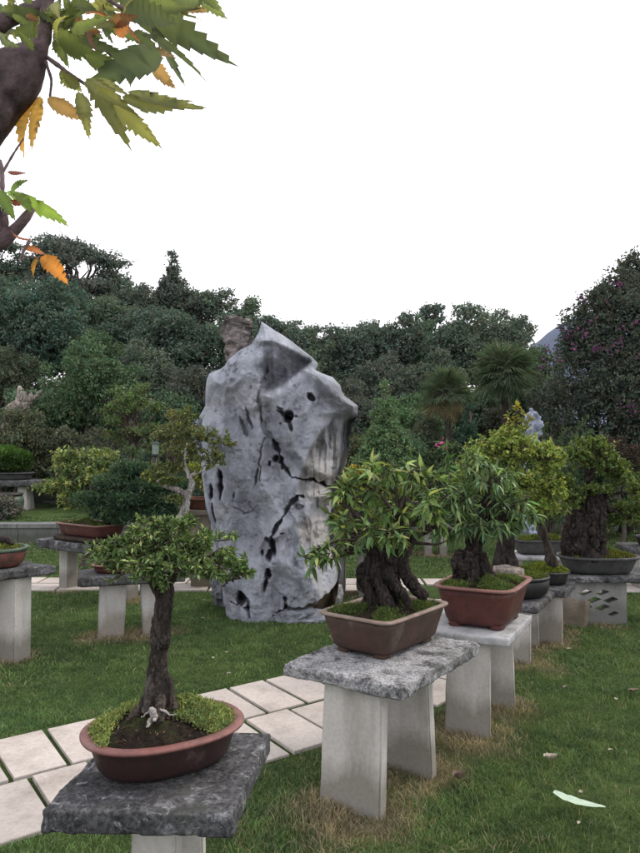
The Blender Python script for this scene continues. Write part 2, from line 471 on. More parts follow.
# path outline (left edge as surveyed, right edge one width to the right)
PATH_L = np.array([(-3.4, 2.10), (-2.5, 2.83), (-1.64, 3.52), (-0.58, 4.26), (0.0, 4.68), (0.42, 5.25), (0.72, 6.1), (0.85, 7.0)])
def smooth_line(P, n):
    P = np.asarray(P, float); d = np.concatenate([[0], np.cumsum(np.linalg.norm(np.diff(P, axis=0), axis=1))])
    t = np.linspace(0, d[-1], n)
    Q = np.stack([np.interp(t, d, P[:, k]) for k in range(P.shape[1])], 1)
    for _ in range(3 * max(1, n // 40)):
        Q[1:-1] = 0.25 * Q[:-2] + 0.5 * Q[1:-1] + 0.25 * Q[2:]
    return Q
PLINE = smooth_line(PATH_L, 160)
PN = nrm(np.gradient(PLINE, axis=0)); PN = np.stack([PN[:, 1], -PN[:, 0]], 1)     # to the right
PWID = 1.0
CROSS = [np.array([(-9, 7.55), (9, 7.25)])]
def on_path(x, y, pad=0.0):
    q = np.stack([x, y], -1)
    mid = PLINE + PN * PWID / 2
    d = np.min(np.linalg.norm(q[:, None] - mid[None, ::3], axis=2), axis=1)
    yc = 7.55 + (x + 9) * (-0.3 / 18)
    return (d < PWID / 2 + pad) | (np.abs(y - yc) < 0.36 + pad)

DRY = []   # worn straw patches: (x, y, r)

# ------------------------------------------------------------------ tables
def slab_mesh(c, u, v, top, th, rough=0.004, vox=0.009, seed=0, chip=None):
    """c: centre xy; u,v: half-extent vectors xy"""
    chip = 0.015 if chip is None and rough > 0.0025 else 0.007
    mb = MB(); c = V3(c[0], c[1], top - th / 2)
    bm = bmesh.new(); bmesh.ops.create_cube(bm, size=2)
    bmesh.ops.bevel(bm, geom=bm.edges[:], offset=0.02, segments=2, affect='EDGES')
    V = np.array([x.co[:] for x in bm.verts]); u3, v3, w3 = V3(*u, 0), V3(*v, 0), V3(0, 0, th / 2)
    for f in bm.faces:
        pass
    P = c + V[:, :1] * u3 + V[:, 1:2] * v3 + V[:, 2:] * w3
    bm.verts.index_update(); fs = {}
    for f in bm.faces: fs.setdefault(len(f.verts), []).append([x.index for x in f.verts])
    bm.free(); mb.add(P, *[np.array(q) for q in fs.values()])
    V, N, Fs = remesh(mb, vox)
    L = V - c; a = np.abs(L @ u3) / np.dot(u3, u3); b = np.abs(L @ v3) / np.dot(v3, v3); z = np.abs(L[:, 2]) / (th / 2)
    edge = (a > 0.93).astype(float) + (b > 0.93) + (z > 0.8) - 1
    n = fbm(V * 22, 4, seed); n2 = fbm(V * 6, 3, seed + 9)
    V = V + N * (rough * n + 0.5 * rough * n2)[:, None] - N * (np.clip(edge, 0, 2) * chip * np.clip(fbm(V * 14, 3, seed + 4) + 0.15, 0, 1))[:, None]
    return V, Fs

def plate_leg(mb, foot, head, wdir, wid_f, wid_h, th, z0, z1):
    """tapered leg plate: foot/head centre xy, width direction, thickness"""
    w = nrm(V3(*wdir, 0)); t = V3(-w[1], w[0], 0)
    P = []
    for cc, z, wd in ((foot, z0, wid_f), (head, z1, wid_h)):
        c = V3(cc[0], cc[1], z)
        P += [c - w * wd / 2 - t * th / 2, c + w * wd / 2 - t * th / 2, c + w * wd / 2 + t * th / 2, c - w * wd / 2 + t * th / 2]
    bm = bmesh.new(); vs = [bm.verts.new(p) for p in P]
    for f in ([3, 2, 1, 0], [4, 5, 6, 7], [0, 1, 5, 4], [1, 2, 6, 5], [2, 3, 7, 6], [3, 0, 4, 7]): bm.faces.new([vs[i] for i in f])
    bmesh.ops.bevel(bm, geom=bm.edges[:], offset=0.007, segments=2, affect='EDGES')
    bmesh.ops.subdivide_edges(bm, edges=[e for e in bm.edges if e.calc_length() > 0.1], cuts=3, use_grid_fill=True)
    bmesh.ops.triangulate(bm, faces=bm.faces[:])
    bm.verts.index_update()
    V = np.array([x.co[:] for x in bm.verts]); F = np.array([[x.index for x in f.verts] for f in bm.faces]); bm.free()
    V = V + 0.004 * np.stack([fbm(V * 9, 3, 31), fbm(V * 9, 3, 32), 0 * V[:, 0]], 1)
    mb.add(V, F)

TABLE_GROUP = 'stone display tables'
def table(label, c, u, v, half, top, th, legs, slab_m, leg_m, vox=0.01, seed=1, rough=0.004, wid=(0.27, 0.25), lth=0.055, name='stone_table'):
    u = nrm(V3(*u)); v = nrm(V3(*v))
    r = thing(name, label, 'table', (c[0], c[1], 0), TABLE_GROUP)
    V, Fs = slab_mesh(c, u * half[0], v * half[1], top, th, rough, vox, seed)
    obj_np('slab', V, Fs, MAT[slab_m], r)
    for lg in legs:       # foot offset along u, head offset along u, lateral
        fu, hu, lat = lg[:3]
        ws = lg[3] if len(lg) > 3 else wid
        mb = MB(); cc = np.array(c)
        foot = cc + u * fu + v * lat; head = cc + u * hu + v * lat
        plate_leg(mb, foot, head, v, ws[0], ws[1], lth, -0.03, top - th + 0.004)
        mb.build('leg', MAT[leg_m], r, smooth=False)
        DRY.append((foot[0], foot[1] - 0.03, 0.255))
    return r

# ------------------------------------------------------------------ pots
def loft_ring(c, u, v, a, b, n, seg):
    t = np.arange(seg) * 2 * math.pi / seg + math.pi / seg
    ct, st = np.cos(t), np.sin(t)
    x = np.sign(ct) * np.abs(ct) ** (2 / n); y = np.sign(st) * np.abs(st) ** (2 / n)
    return c + x[:, None] * a * u + y[:, None] * b * v

def loft(mb, c, u, v, half, prof, n, seg=64, cap=False):
    """prof: (offset, z) list; outline is a superellipse of exponent n"""
    u3, v3 = V3(*nrm(V3(*u)), 0), V3(*nrm(V3(*v)), 0)
    R = [loft_ring(V3(c[0], c[1], z), u3, v3, half[0] + o, half[1] + o, n, seg) for o, z in prof]
    k = np.arange(seg); k2 = (k + 1) % seg
    Q = np.concatenate([np.stack([i * seg + k, i * seg + k2, (i + 1) * seg + k2, (i + 1) * seg + k], 1) for i in range(len(R) - 1)])
    V = np.concatenate(R); Fs = [Q]
    if cap:
        V = np.concatenate([V, [V3(c[0], c[1], prof[0][1]), V3(c[0], c[1], prof[-1][1])]])
        m = len(V)
        Fs.append(np.stack([np.full(seg, m - 2), k2, k], 1))
        Fs.append(np.stack([np.full(seg, m - 1), (len(R) - 1) * seg + k, (len(R) - 1) * seg + k2], 1))
    mb.add(V, *Fs)

def pot(root, c, u, v, half, z0, h, body_m, rim_m, n=2.2, rim=0.022, rim_h=0.018, flare=0.03, feet=0, belly=0.0):
    b = MB(); w = 0.014
    prof = [(-flare - 0.03, z0 + (0.012 if feet else 0.0)), (-flare - 0.004, z0 + 0.006 + (0.012 if feet else 0)), (-flare * 0.75 + belly * 0.6, z0 + h * 0.2), (-flare * 0.45 + belly, z0 + h * 0.5), (-flare * 0.15 + belly * 0.5, z0 + h * 0.78), (-0.002, z0 + h - rim_h), (-w, z0 + h - rim_h), (-w - 0.01, z0 + h * 0.6)]
    loft(b, c, u, v, half, prof, n, cap=True)
    p = b.build('pot', MAT[body_m], root)
    r = MB()
    loft(r, c, u, v, half, [(-0.006, z0 + h - rim_h - 0.001), (rim * 0.75, z0 + h - rim_h + 0.002), (rim, z0 + h - rim_h * 0.7), (rim, z0 + h - rim_h * 0.25), (rim * 0.8, z0 + h), (-0.008, z0 + h + 0.001), (-w, z0 + h - 0.004), (-w, z0 + h - 0.03)], n)
    r.build('rim', MAT[rim_m], p)
    u3, v3 = V3(*nrm(V3(*u)), 0), V3(*nrm(V3(*v)), 0)
    if feet:
        for sx in (-1, 1):
            for sy in (-1, 1):
                f = MB(); cc = np.array([*c]) + (u3 * sx * (half[0] - flare - 0.055) + v3 * sy * (half[1] - flare - 0.045))[:2]
                loft(f, cc, u, v, (0.048, 0.035), [(-0.004, z0 - 0.001), (0.004, z0 + 0.006), (0.0, z0 + 0.016), (0.006, z0 + 0.024)], 2.6, 20, True)
                f.build('foot', MAT[body_m], p)
    return p

def soil_dome(root, c, u, v, half, z, dome, n=2.2, seed=0, moss=900, moss_c=(0.10, 0.14, 0.03), moss_size=(0.010, 0.022), bare=None, cover=0.0, tm='small'):
    """soil mound with real tufts of moss; bare(x,y)->0..1 removes moss"""
    mb = MB(); u3, v3 = V3(*nrm(V3(*u)), 0), V3(*nrm(V3(*v)), 0)
    rings, seg = 14, 48; Vs = [V3(c[0], c[1], z + dome)]
    def hz(p, t):
        return z + dome * (1 - t ** 2) + 0.016 * fbm(np.atleast_2d(p) * 14, 3, seed) + 0.013 * fbm(np.atleast_2d(p) * 38, 3, seed)
    for i in range(1, rings + 1):
        t = i / rings
        R = loft_ring(V3(c[0], c[1], 0), u3, v3, half[0] * t, half[1] * t, n, seg)
        R[:, 2] = hz(R, t) if i < rings else z - 0.01
        Vs.append(R)
    V = np.vstack(Vs); k = np.arange(seg); k2 = (k + 1) % seg
    Fs = [np.stack([0 * k, 1 + k, 1 + k2], 1)] + [np.concatenate([np.stack([1 + i * seg + k, 1 + (i + 1) * seg + k, 1 + (i + 1) * seg + k2, 1 + i * seg + k2], 1) for i in range(rings - 1)])]
    mb.add(V, *Fs); mb.build('soil', MAT['soil'], root)
    rng = np.random.default_rng(seed + 100)
    t = np.sqrt(rng.random(moss * 3)); a = rng.random(moss * 3) * 2 * math.pi
    ct, st = np.cos(a), np.sin(a)
    P = V3(c[0], c[1], 0) + (np.sign(ct) * np.abs(ct) ** (2 / n) * half[0] * t)[:, None] * u3 + (np.sign(st) * np.abs(st) ** (2 / n) * half[1] * t)[:, None] * v3
    P[:, 2] = z + dome * (1 - t ** 2) + 0.016 * fbm(np.stack([P[:, 0], P[:, 1], 0 * t], 1) * 14, 3, seed) + 0.004
    keep = fbm(P * V3(9, 9, 0), 3, seed + 5) > -0.1 - cover
    if bare is not None: keep &= rng.random(len(P)) > bare(P)
    P = P[keep][:moss]; m = len(P)
    lift = np.clip(fbm(P * V3(12, 12, 0), 2, seed + 8), 0, 1)
    k = 4; P4 = np.repeat(P, k, 0) + rng.normal(size=(m * k, 3)) * 0.006; P4[:, 2] += np.repeat(lift * 0.03, k) * rng.random(m * k)
    D = rng.normal(size=(m * k, 3)) * 0.8 + V3(0, 0, 0.9); N = rng.normal(size=(m * k, 3))
    L = MB(); put_leaves(L, TL[tm], P4, D, N, rng.uniform(*moss_size, m * k), col_mix(m * k, rng, moss_c, 0.3, (moss_c[0] * 1.5, moss_c[1] * 1.25, moss_c[2]), 0.2))
    if bare is not None or moss > 4000:      # twigs, bark chips and dry leaf crumbs on the earth
        Q = V3(c[0], c[1], 0) + (np.sign(ct) * np.abs(ct) ** (2 / n) * half[0] * t * 0.97)[:, None] * u3 + (np.sign(st) * np.abs(st) ** (2 / n) * half[1] * t * 0.97)[:, None] * v3
        Q[:, 2] = z + dome * (1 - t ** 2) + 0.016 * fbm(np.stack([Q[:, 0], Q[:, 1], 0 * t], 1) * 14, 3, seed) + 0.006
        Q = Q[:700]; q = len(Q); Dq = rng.normal(size=(q, 3)) * V3(1, 1, 0.35)
        put_leaves(L, TL['small'], Q, Dq, rng.normal(size=(q, 3)) + V3(0, 0, 1), rng.uniform(0.006, 0.02, q), col_mix(q, rng, (0.035, 0.025, 0.018), 0.4, (0.13, 0.10, 0.075), 0.18))
    o = L.build('moss', MAT['moss_leaf'], root, smooth=False)
    return o

def wob(a, b, n, amp, rng, sag=0.0):
    a, b = np.asarray(a, float), np.asarray(b, float)
    t = np.linspace(0, 1, n)[:, None]
    P = a + (b - a) * t
    w = np.cumsum(rng.normal(size=(n, 3)), 0); w -= w[0] + (w[-1] - w[0]) * t
    P = P + w * amp * np.linalg.norm(b - a) / n ** 0.5
    P[:, 2] += sag * 4 * (t * (1 - t))[:, 0]
    return P

def gnarl(strands, voxel, amp, seed, name, mat, root, freq=30, thin=0.84):
    mb = MB()
    for pts, rad in strands:
        n = max(len(pts) * 4, 8); pts = np.asarray(pts, float)
        d = np.linspace(0, 1, len(pts)); t = np.linspace(0, 1, n)
        P = np.stack([np.interp(t, d, pts[:, k]) for k in range(3)], 1); R = np.interp(t, d, rad)
        for _ in range(2): P[1:-1] = 0.25 * P[:-2] + 0.5 * P[1:-1] + 0.25 * P[2:]
        R = R * thin * (1 + 0.22 * vnoise(P * 22 + seed * 3.1, seed))
        mb.tube(P, R, 10)
    V, N, Fs = remesh(mb, voxel, 1)
    s = V * V3(1, 1, 0.38) + 0.012 * np.stack([vnoise(V * 26, 71), vnoise(V * 26, 72), 0 * V[:, 0]], 1)
    groove = np.clip(1 - np.abs(fbm(s * freq * 1.3, 2, seed)) * 4.2, 0, 1)
    groove2 = np.clip(1 - np.abs(fbm(s * freq * 3.0, 2, seed + 6)) * 4.5, 0, 1)
    V = V + N * (amp * (1.2 * fbm(V * freq * 0.55, 3, seed + 2) - 0.75 * groove - 0.28 * groove2 + 0.35))[:, None]
    return obj_np(name, V, Fs, MAT[mat], root)

# ================================================================== THE PLACE
# ---- path
def pavers():
    mb = MB(); rng = np.random.default_rng(3)
    d = np.concatenate([[0], np.cumsum(np.linalg.norm(np.diff(PLINE, axis=0), axis=1))])
    def at(s, o):
        p = V3(np.interp(s, d, PLINE[:, 0]), np.interp(s, d, PLINE[:, 1])); q = V3(np.interp(s, d, PN[:, 0]), np.interp(s, d, PN[:, 1]))
        return p + q * o
    def slab(P4):
        z = 0.016 + rng.normal() * 0.002; c = np.mean(P4, 0)
        lo = [V3(*p, -0.03) for p in P4]; hi = [V3(*(c + (p - c) * 0.992), z) for p in P4]; md = [V3(*p, z - 0.004) for p in P4]
        V = np.array(lo + md + hi)
        F = [[8, 9, 10, 11]] + [[i, (i + 1) % 4, 4 + (i + 1) % 4, 4 + i] for i in range(4)] + [[4 + i, 4 + (i + 1) % 4, 8 + (i + 1) % 4, 8 + i] for i in range(4)]
        k = 1 + 0.06 * rng.normal(); mb.add(V, F, col=(0.415 * k, 0.375 * k, 0.35 * k))
    g = 0.014
    for col_, off in ((0, 0.0), (1, 0.12)):
        s = -0.02 + off
        while s < d[-1] - 0.3:
            e = s + 0.275 + rng.normal() * 0.01; o0 = col_ * PWID / 2 + g; o1 = (col_ + 1) * PWID / 2 - g
            slab([at(max(s, 0) + g, o1), at(e - g, o1), at(e - g, o0), at(max(s, 0) + g, o0)]); s = e
    for r_ in (0, 1):
        x = -9 + 0.2 * r_
        while x < 9:
            yc = 7.55 + (x + 9) * (-0.3 / 18); w = 0.52 + rng.normal() * 0.02
            y0 = yc - 0.34 + r_ * 0.34 + g; y1 = y0 + 0.34 - 2 * g
            mid = PLINE + PN * PWID / 2
            if np.min(np.linalg.norm(mid - V3(x + w / 2, (y0 + y1) / 2), axis=1)) > 0.55 or y0 > 7.15:
                slab([V3(x + g, y0), V3(x + w - g, y0), V3(x + w - g, y1), V3(x + g, y1)])
            x += w
    return mb.build('path', MAT['paving'], None, smooth=False, kind='structure')
pavers()

# ---- low retaining wall on the left
def low_wall():
    a, b = G(-40, 546), G(150, 541)
    a = V3(-7.0, 10.55, 0); b = V3(-2.2, 10.75, 0)
    u = (b - a) / 2; c = (a + b) / 2; w = nrm(V3(-u[1], u[0], 0)) * 0.11
    r = thing('retaining_wall', 'low grey stone kerb wall holding up the raised lawn on the left', 'wall', c)
    mb = MB(); n = 8
    for i in range(n):
        cc = a + (b - a) * (i + 0.5) / n
        mb.box(cc + V3(0, 0, 0.10), u / n - nrm(u) * 0.004, w, V3(0, 0, 0.14))
    mb.build('wall_face', MAT['wall_stone'], r, smooth=False)
    mb = MB()
    for i in range(n):
        cc = a + (b - a) * (i + 0.5) / n
        mb.box(cc + V3(0, 0, 0.27), u / n - nrm(u) * 0.005, w * 1.35, V3(0, 0, 0.03))
    mb.build('coping', MAT['wall_stone'], r, smooth=False)
low_wall()

# ---- the big limestone rock
K = 6.22 / F_PX
def rock():
    YR = 6.25
    poly = np.array([(261, 321), (266, 324), (276, 331), (284, 335), (292, 340), (305.5, 350), (312, 355), (317.5, 361), (318, 365), (316, 370), (323, 373.5), (333, 377), (341, 386), (342, 391), (345, 396), (352, 401), (358.5, 405.6), (358, 414), (355, 420), (352, 424), (351, 433), (349, 447.5), (345, 467), (337, 487), (335, 505), (334, 523), (333, 547), (338, 560), (341.5, 573), (338, 586), (337, 600), (330, 622),
        (233, 622), (224, 601), (223, 588), (218, 575), (214, 555), (212, 538), (211, 523), (206, 505), (204, 491), (202, 475), (201, 459), (195, 448), (193, 439.5), (194.5, 430), (194, 423.5), (200, 415), (205, 406), (205.5, 390), (206.5, 380), (209, 374), (214, 371), (221, 369), (226, 365), (229, 359), (240, 350), (251, 344), (258, 334), (259.7, 328)], float)
    nr, nc = 400, 240
    rows = np.linspace(321.3, 621.5, nr)
    xl = np.empty(nr); xr = np.empty(nr)
    for i, y in enumerate(rows):
        xs = []
        for a, b in zip(poly, np.roll(poly, -1, 0)):
            if (a[1] - y) * (b[1] - y) < 0: xs.append(a[0] + (b[0] - a[0]) * (y - a[1]) / (b[1] - a[1]))
        xl[i], xr[i] = min(xs), max(xs)
    xl += 1.9 * fbm(np.stack([rows * 0.13, rows * 0, rows * 0], 1), 5, 1, 0.6); xr += 1.9 * fbm(np.stack([rows * 0.16, rows * 0 + 9, rows * 0], 1), 4, 2)
    t = (1 - np.cos(np.linspace(0, 1, nc) * math.pi)) / 2; t = 0.6 * np.linspace(0, 1, nc) + 0.4 * t
    PX = xl[:, None] + t[None] * (xr - xl)[:, None]; PY = np.repeat(rows[:, None], nc, 1)
    q = np.stack([PX, PY], -1).reshape(-1, 2)
    def dseg(q, P, closed=False):
        d = np.full(len(q), 1e9); s = np.zeros(len(q)); n = len(P)
        for i in range(n if closed else n - 1):
            a, b = P[i], P[(i + 1) % n]; ab = b - a
            tt = np.clip(((q - a) @ ab) / (ab @ ab + 1e-9), 0, 1); dd = np.linalg.norm(q - (a + tt[:, None] * ab), axis=1)
            m = dd < d; d[m] = dd[m]; s[m] = (i + tt[m]) / max(1, n - 1)
        return d, s
    de, _ = dseg(q, poly[:-0 or None], True)
    base_cut = q[:, 1] > 600
    de = np.where(base_cut, np.maximum(de, np.minimum(q[:, 0] - 226, 336 - q[:, 0])), de)
    def prof(d, R): return np.sqrt(np.clip(1 - (1 - np.clip(d / R, 0, 1)) ** 2, 0, 1))
    x, y = q[:, 0], q[:, 1]
    D = 0.34 * prof(de, 30)
    env = np.clip(de / 6, 0, 1)
    X3 = np.stack([x, y, x * 0], 1)
    # broad undulation and pitted limestone texture
    D += env * (0.13 * fbm(X3 / 62 + 3, 2, 11) + 0.045 * fbm(X3 / 24, 2, 12) + 0.013 * fbm(X3 / 9, 3, 13) + 0.006 * fbm(X3 / 3.0, 3, 14))
    rg = 1 - np.abs(fbm(X3 * V3(1, 0.55, 1) / 20, 4, 21)) * 2.0
    D -= env * 0.012 * np.clip(rg - 0.6, 0, 1)
    fold = 1 - np.abs(fbm(X3 * V3(1, 0.42, 1) / 30 + 2.7 + 0.25 * np.stack([fbm(X3 / 25, 2, 37), fbm(X3 / 25, 2, 38), 0 * x], 1), 3, 39)) * 2
    D += env * 0.11 * (np.clip(fold, -0.3, 1) - 0.4)
    sc = fbm(X3 * V3(1, 0.8, 1) / 14 + 11, 4, 41); D += env * 0.03 * np.sign(sc) * np.abs(sc) ** 0.6
    D -= env * 0.005 * sstep(0.84, 0.97, 1 - np.abs(fbm(X3 * V3(1, 0.4, 1) / 14 + 7, 3, 29)) * 2)
    pit = fbm(X3 / 5.5, 2, 23); D -= env * 0.012 * sstep(0.5, 0.62, pit)
    def inpoly(P):
        P = np.asarray(P, float); c = np.zeros(len(q), bool)
        for a, b in zip(P, np.roll(P, -1, 0)):
            k = (a[1] > y) != (b[1] > y)
            with np.errstate(divide='ignore', invalid='ignore'):
                c ^= k & (x < (b[0] - a[0]) * (y - a[1]) / (b[1] - a[1] + 1e-12) + a[0])
        d, _ = dseg(q, P, True)
        return np.where(c, d, -d)
    wig = 2.2 * fbm(X3 / 8, 3, 40)
    # bulging upper-right block
    s = inpoly([(268, 398), (282, 390), (297, 377), (305, 371), (320, 372), (345, 392), (360, 405), (356, 424), (352, 450), (345, 470), (338, 490), (318, 478), (305, 470), (290, 455), (282, 430), (272, 412)]) + wig
    D += env * 0.13 * sstep(-3, 9, s)
    # nose jutting out
    s = inpoly([(300, 371), (322, 372), (345, 390), (362, 404), (358, 419), (340, 416), (325, 405), (310, 392)]) + wig * 0.6
    D += env * 0.16 * sstep(0, 12, s) 
    # overhang recess below the peak
    s = inpoly([(268, 352), (284, 353), (318, 363), (307, 371), (297, 378), (284, 389), (268, 394), (263, 372)]) + wig * 0.9
    D -= env * (0.03 + 0.19 * sstep(350, 386, y + 0.35 * (x - 285))) * sstep(-3, 9, s)
    # sharp peak facet
    s = inpoly([(258, 316), (290, 330), (322, 360), (306, 364), (284, 354), (274, 350), (262, 352), (255, 345)]) + wig * 0.6
    D += np.clip(de / 3, 0, 1) * 0.10 * sstep(-2, 4, s)
    rl = np.interp(y, [320, 336, 352, 364], [263, 276, 284, 300]); D -= sstep(0, 22, x - rl) * 0.14 * sstep(366, 358, y)
    # stepped planes of the broad front face
    D -= env * 0.11 * sstep(-12, 14, 250 - x + 0.22 * (y - 450) + 6 * fbm(X3 / 30, 3, 33)) * sstep(362, 415, y) * 0.7
    D -= env * 0.05 * sstep(-14, 14, y - 500 - 0.35 * (x - 250) + 5 * fbm(X3 / 20, 3, 34)) * sstep(560, 520, y)
    D += env * 0.05 * sstep(-10, 8, y - 560 + 0.3 * (x - 260) + 5 * fbm(X3 / 20, 3, 35))
    # right-hand face turning away below the nose
    b = np.interp(y, [410, 425, 440, 460, 487, 520, 560, 600], [332, 326, 316, 304, 299, 297, 303, 330]) + 5 * fbm(X3 / 16, 3, 44)
    turn = np.clip(x - b, 0, 60) * K; tw = sstep(408, 425, y)
    D -= tw * 0.85 * turn
    D -= tw * sstep(0, 6, x - b) * 0.09 * env * np.abs(fbm(np.stack([x / 7, y / 22, 0 * x], 1), 4, 45))
    D -= 0.17 * sstep(414, 421, y) * sstep(470, 425, y) * sstep(320, 334, x) * env
    # left flank falls back
    D -= 0.10 * sstep(222, 196, x) * env
    # holes
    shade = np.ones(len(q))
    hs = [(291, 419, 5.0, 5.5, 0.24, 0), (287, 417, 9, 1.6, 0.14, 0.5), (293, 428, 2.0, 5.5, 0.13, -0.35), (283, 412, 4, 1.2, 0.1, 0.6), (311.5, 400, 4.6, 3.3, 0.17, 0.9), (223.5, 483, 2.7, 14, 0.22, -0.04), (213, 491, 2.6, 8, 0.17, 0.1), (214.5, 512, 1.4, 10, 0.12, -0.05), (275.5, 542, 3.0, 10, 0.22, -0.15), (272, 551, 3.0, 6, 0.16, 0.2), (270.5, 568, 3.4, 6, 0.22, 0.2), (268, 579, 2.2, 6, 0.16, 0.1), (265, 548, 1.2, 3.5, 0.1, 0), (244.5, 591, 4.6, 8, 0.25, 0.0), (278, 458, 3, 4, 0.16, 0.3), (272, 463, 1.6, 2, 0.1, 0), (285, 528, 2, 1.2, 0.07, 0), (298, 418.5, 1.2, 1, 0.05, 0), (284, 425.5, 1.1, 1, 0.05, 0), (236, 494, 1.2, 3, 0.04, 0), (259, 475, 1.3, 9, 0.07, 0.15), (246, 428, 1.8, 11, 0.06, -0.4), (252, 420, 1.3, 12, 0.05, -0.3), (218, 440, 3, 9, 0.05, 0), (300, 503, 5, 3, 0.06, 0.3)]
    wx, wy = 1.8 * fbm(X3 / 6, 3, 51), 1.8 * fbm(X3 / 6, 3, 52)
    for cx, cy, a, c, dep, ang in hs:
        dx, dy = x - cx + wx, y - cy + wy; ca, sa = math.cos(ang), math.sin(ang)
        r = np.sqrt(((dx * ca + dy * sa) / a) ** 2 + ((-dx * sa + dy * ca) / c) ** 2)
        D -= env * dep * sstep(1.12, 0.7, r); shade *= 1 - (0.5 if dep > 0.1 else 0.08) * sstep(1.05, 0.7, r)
    # cracks
    cr = [([(275, 441), (280, 449), (283, 456), (286, 466), (292, 474), (303, 478), (315, 480), (326, 485), (333, 489)], 1.5, 0.17), ([(298, 494), (291, 504), (283, 518), (275, 530), (271, 534)], 2.1, 0.13), ([(298, 494), (304, 493)], 1.3, 0.08), ([(268, 438), (264, 455), (262, 480)], 0.9, 0.03), ([(268, 375), (262, 400), (267, 430), (275, 441)], 1.8, 0.035), ([(286, 592), (289, 601), (297, 603), (308, 598), (325, 590), (341, 581)], 1.6, 0.2), ([(235, 597), (251, 601)], 1.0, 0.12), ([(278, 608), (288, 601)], 1.3, 0.12), ([(224, 585), (236, 570), (243, 562)], 1.3, 0.08), ([(253, 608), (250, 590)], 1.0, 0.06), ([(238, 505), (246, 512), (254, 508), (251, 500)], 0.7, 0.02)]
    for P, wd, dep in cr:
        d, s_ = dseg(q + np.stack([wx, wy], 1) * 1.3, np.array(P, float)); ww = np.clip(wd * (0.85 + 1.5 * fbm(X3 / 7, 2, 60)), 0.35, 3)
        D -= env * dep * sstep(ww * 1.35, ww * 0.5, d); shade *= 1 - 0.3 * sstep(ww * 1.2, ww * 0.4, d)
    # undercut at the foot on the right
    line = np.interp(x, [286, 290, 297, 308, 325, 341], [592, 601, 603, 598, 590, 580])
    uc = sstep(0, 3, y - line) * sstep(285, 290, x)
    D -= 0.36 * uc * env
    # ---- stone colour
    c = np.repeat(V3(0.425, 0.45, 0.515)[None], len(q), 0)
    lum = 1 + 0.14 * fbm(X3 / 30, 4, 71) + 0.06 * fbm(X3 / 8, 3, 72)
    lum *= 1 - 0.2 * sstep(0.2, 0.55, fbm(X3 * V3(1, 0.35, 1) / 18, 4, 73))
    c *= lum[:, None]
    st = fbm(np.stack([x / 5.0 + 0.1 * wx, y / 70, 0 * x], 1), 4, 74)
    face = sstep(-2, 5, x - b) * sstep(412, 424, y)
    cream = V3(0.50, 0.475, 0.445)
    c = c + (face * np.clip(0.55 + 0.8 * fbm(X3 / 22, 3, 79), 0, 0.9))[:, None] * (cream * (0.9 + 0.25 * fbm(X3 / 12, 3, 76))[:, None] - c)
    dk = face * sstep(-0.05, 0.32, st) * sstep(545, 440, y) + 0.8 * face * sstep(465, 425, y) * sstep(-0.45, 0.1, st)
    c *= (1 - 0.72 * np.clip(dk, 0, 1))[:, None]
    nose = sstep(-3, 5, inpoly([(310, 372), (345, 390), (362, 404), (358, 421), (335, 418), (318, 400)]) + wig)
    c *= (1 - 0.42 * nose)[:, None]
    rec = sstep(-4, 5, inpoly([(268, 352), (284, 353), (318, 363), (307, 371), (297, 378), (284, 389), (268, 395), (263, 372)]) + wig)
    c *= (1 - 0.38 * rec * (0.5 + 0.5 * sstep(-0.2, 0.3, st)) - 0.2 * rec)[:, None]  # shadowed recess painted darker, together with its streak stains
    for P_, wd_, am_ in (([(268, 352), (264, 400), (270, 440)], 7, 0.28), ([(246, 405), (254, 440)], 5, 0.25), ([(232, 375), (228, 420)], 6, 0.2), ([(216, 425), (224, 450)], 6, 0.35), ([(238, 440), (225, 470)], 5, 0.2), ([(262, 450), (257, 500), (262, 540)], 5, 0.2), ([(300, 400), (306, 430), (296, 455)], 6, 0.22), ([(240, 530), (236, 580)], 8, 0.18), ([(292, 540), (300, 585)], 7, 0.2)):
        d_, _s = dseg(q + 4 * np.stack([wx, wy], 1), np.array(P_, float)); c *= (1 - am_ * sstep(wd_, 0, d_ + 3 * fbm(X3 / 4, 3, 78)) )[:, None]
    pk = sstep(0, 8, x - np.interp(y, [320, 335, 350, 366], [268, 280, 290, 300]) + wig) * sstep(368, 360, y)
    c *= (1 - 0.3 * pk)[:, None]
    blot = sstep(0.02, 0.38, fbm(X3 * V3(1, 0.45, 1) / 24 + 31, 5, 83)); c *= (1 - 0.15 * blot * (1 - face))[:, None]
    drip = sstep(0.1, 0.4, fbm(np.stack([x / 4.5 + 0.2 * wx, y / 42, 0 * x], 1), 4, 84)) * sstep(0.0, 0.3, fbm(X3 / 45, 2, 85)); c *= (1 - 0.22 * drip)[:, None]
    lite = sstep(0.1, 0.4, fbm(X3 / 20 + 60, 4, 86)); c *= (1 + 0.12 * lite)[:, None]
    warm = sstep(0.1, 0.45, fbm(X3 / 33 + 80, 3, 87)); c = c * (1 - 0.25 * warm[:, None]) + 0.25 * warm[:, None] * V3(0.36, 0.35, 0.345) * (c.mean(1, keepdims=True) / 0.36)
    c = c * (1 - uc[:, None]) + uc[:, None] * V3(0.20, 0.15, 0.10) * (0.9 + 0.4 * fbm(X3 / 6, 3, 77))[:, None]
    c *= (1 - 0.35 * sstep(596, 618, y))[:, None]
    c *= shade[:, None]  # shade inside holes and cracks, painted into the stone colour
    # ---- to the place
    XX = (x - CX) * K; ZZ = EYE + (HOR - y) * K
    front = np.stack([XX, YR - D, ZZ], 1)
    Db = 0.30 * prof(de, 34) + env * (0.09 * fbm(X3 / 40 + 30, 4, 81) + 0.02 * fbm(X3 / 8, 3, 82))
    back = np.stack([XX, YR + np.maximum(Db, 0), ZZ], 1)
    I = np.arange(nr * nc).reshape(nr, nc)
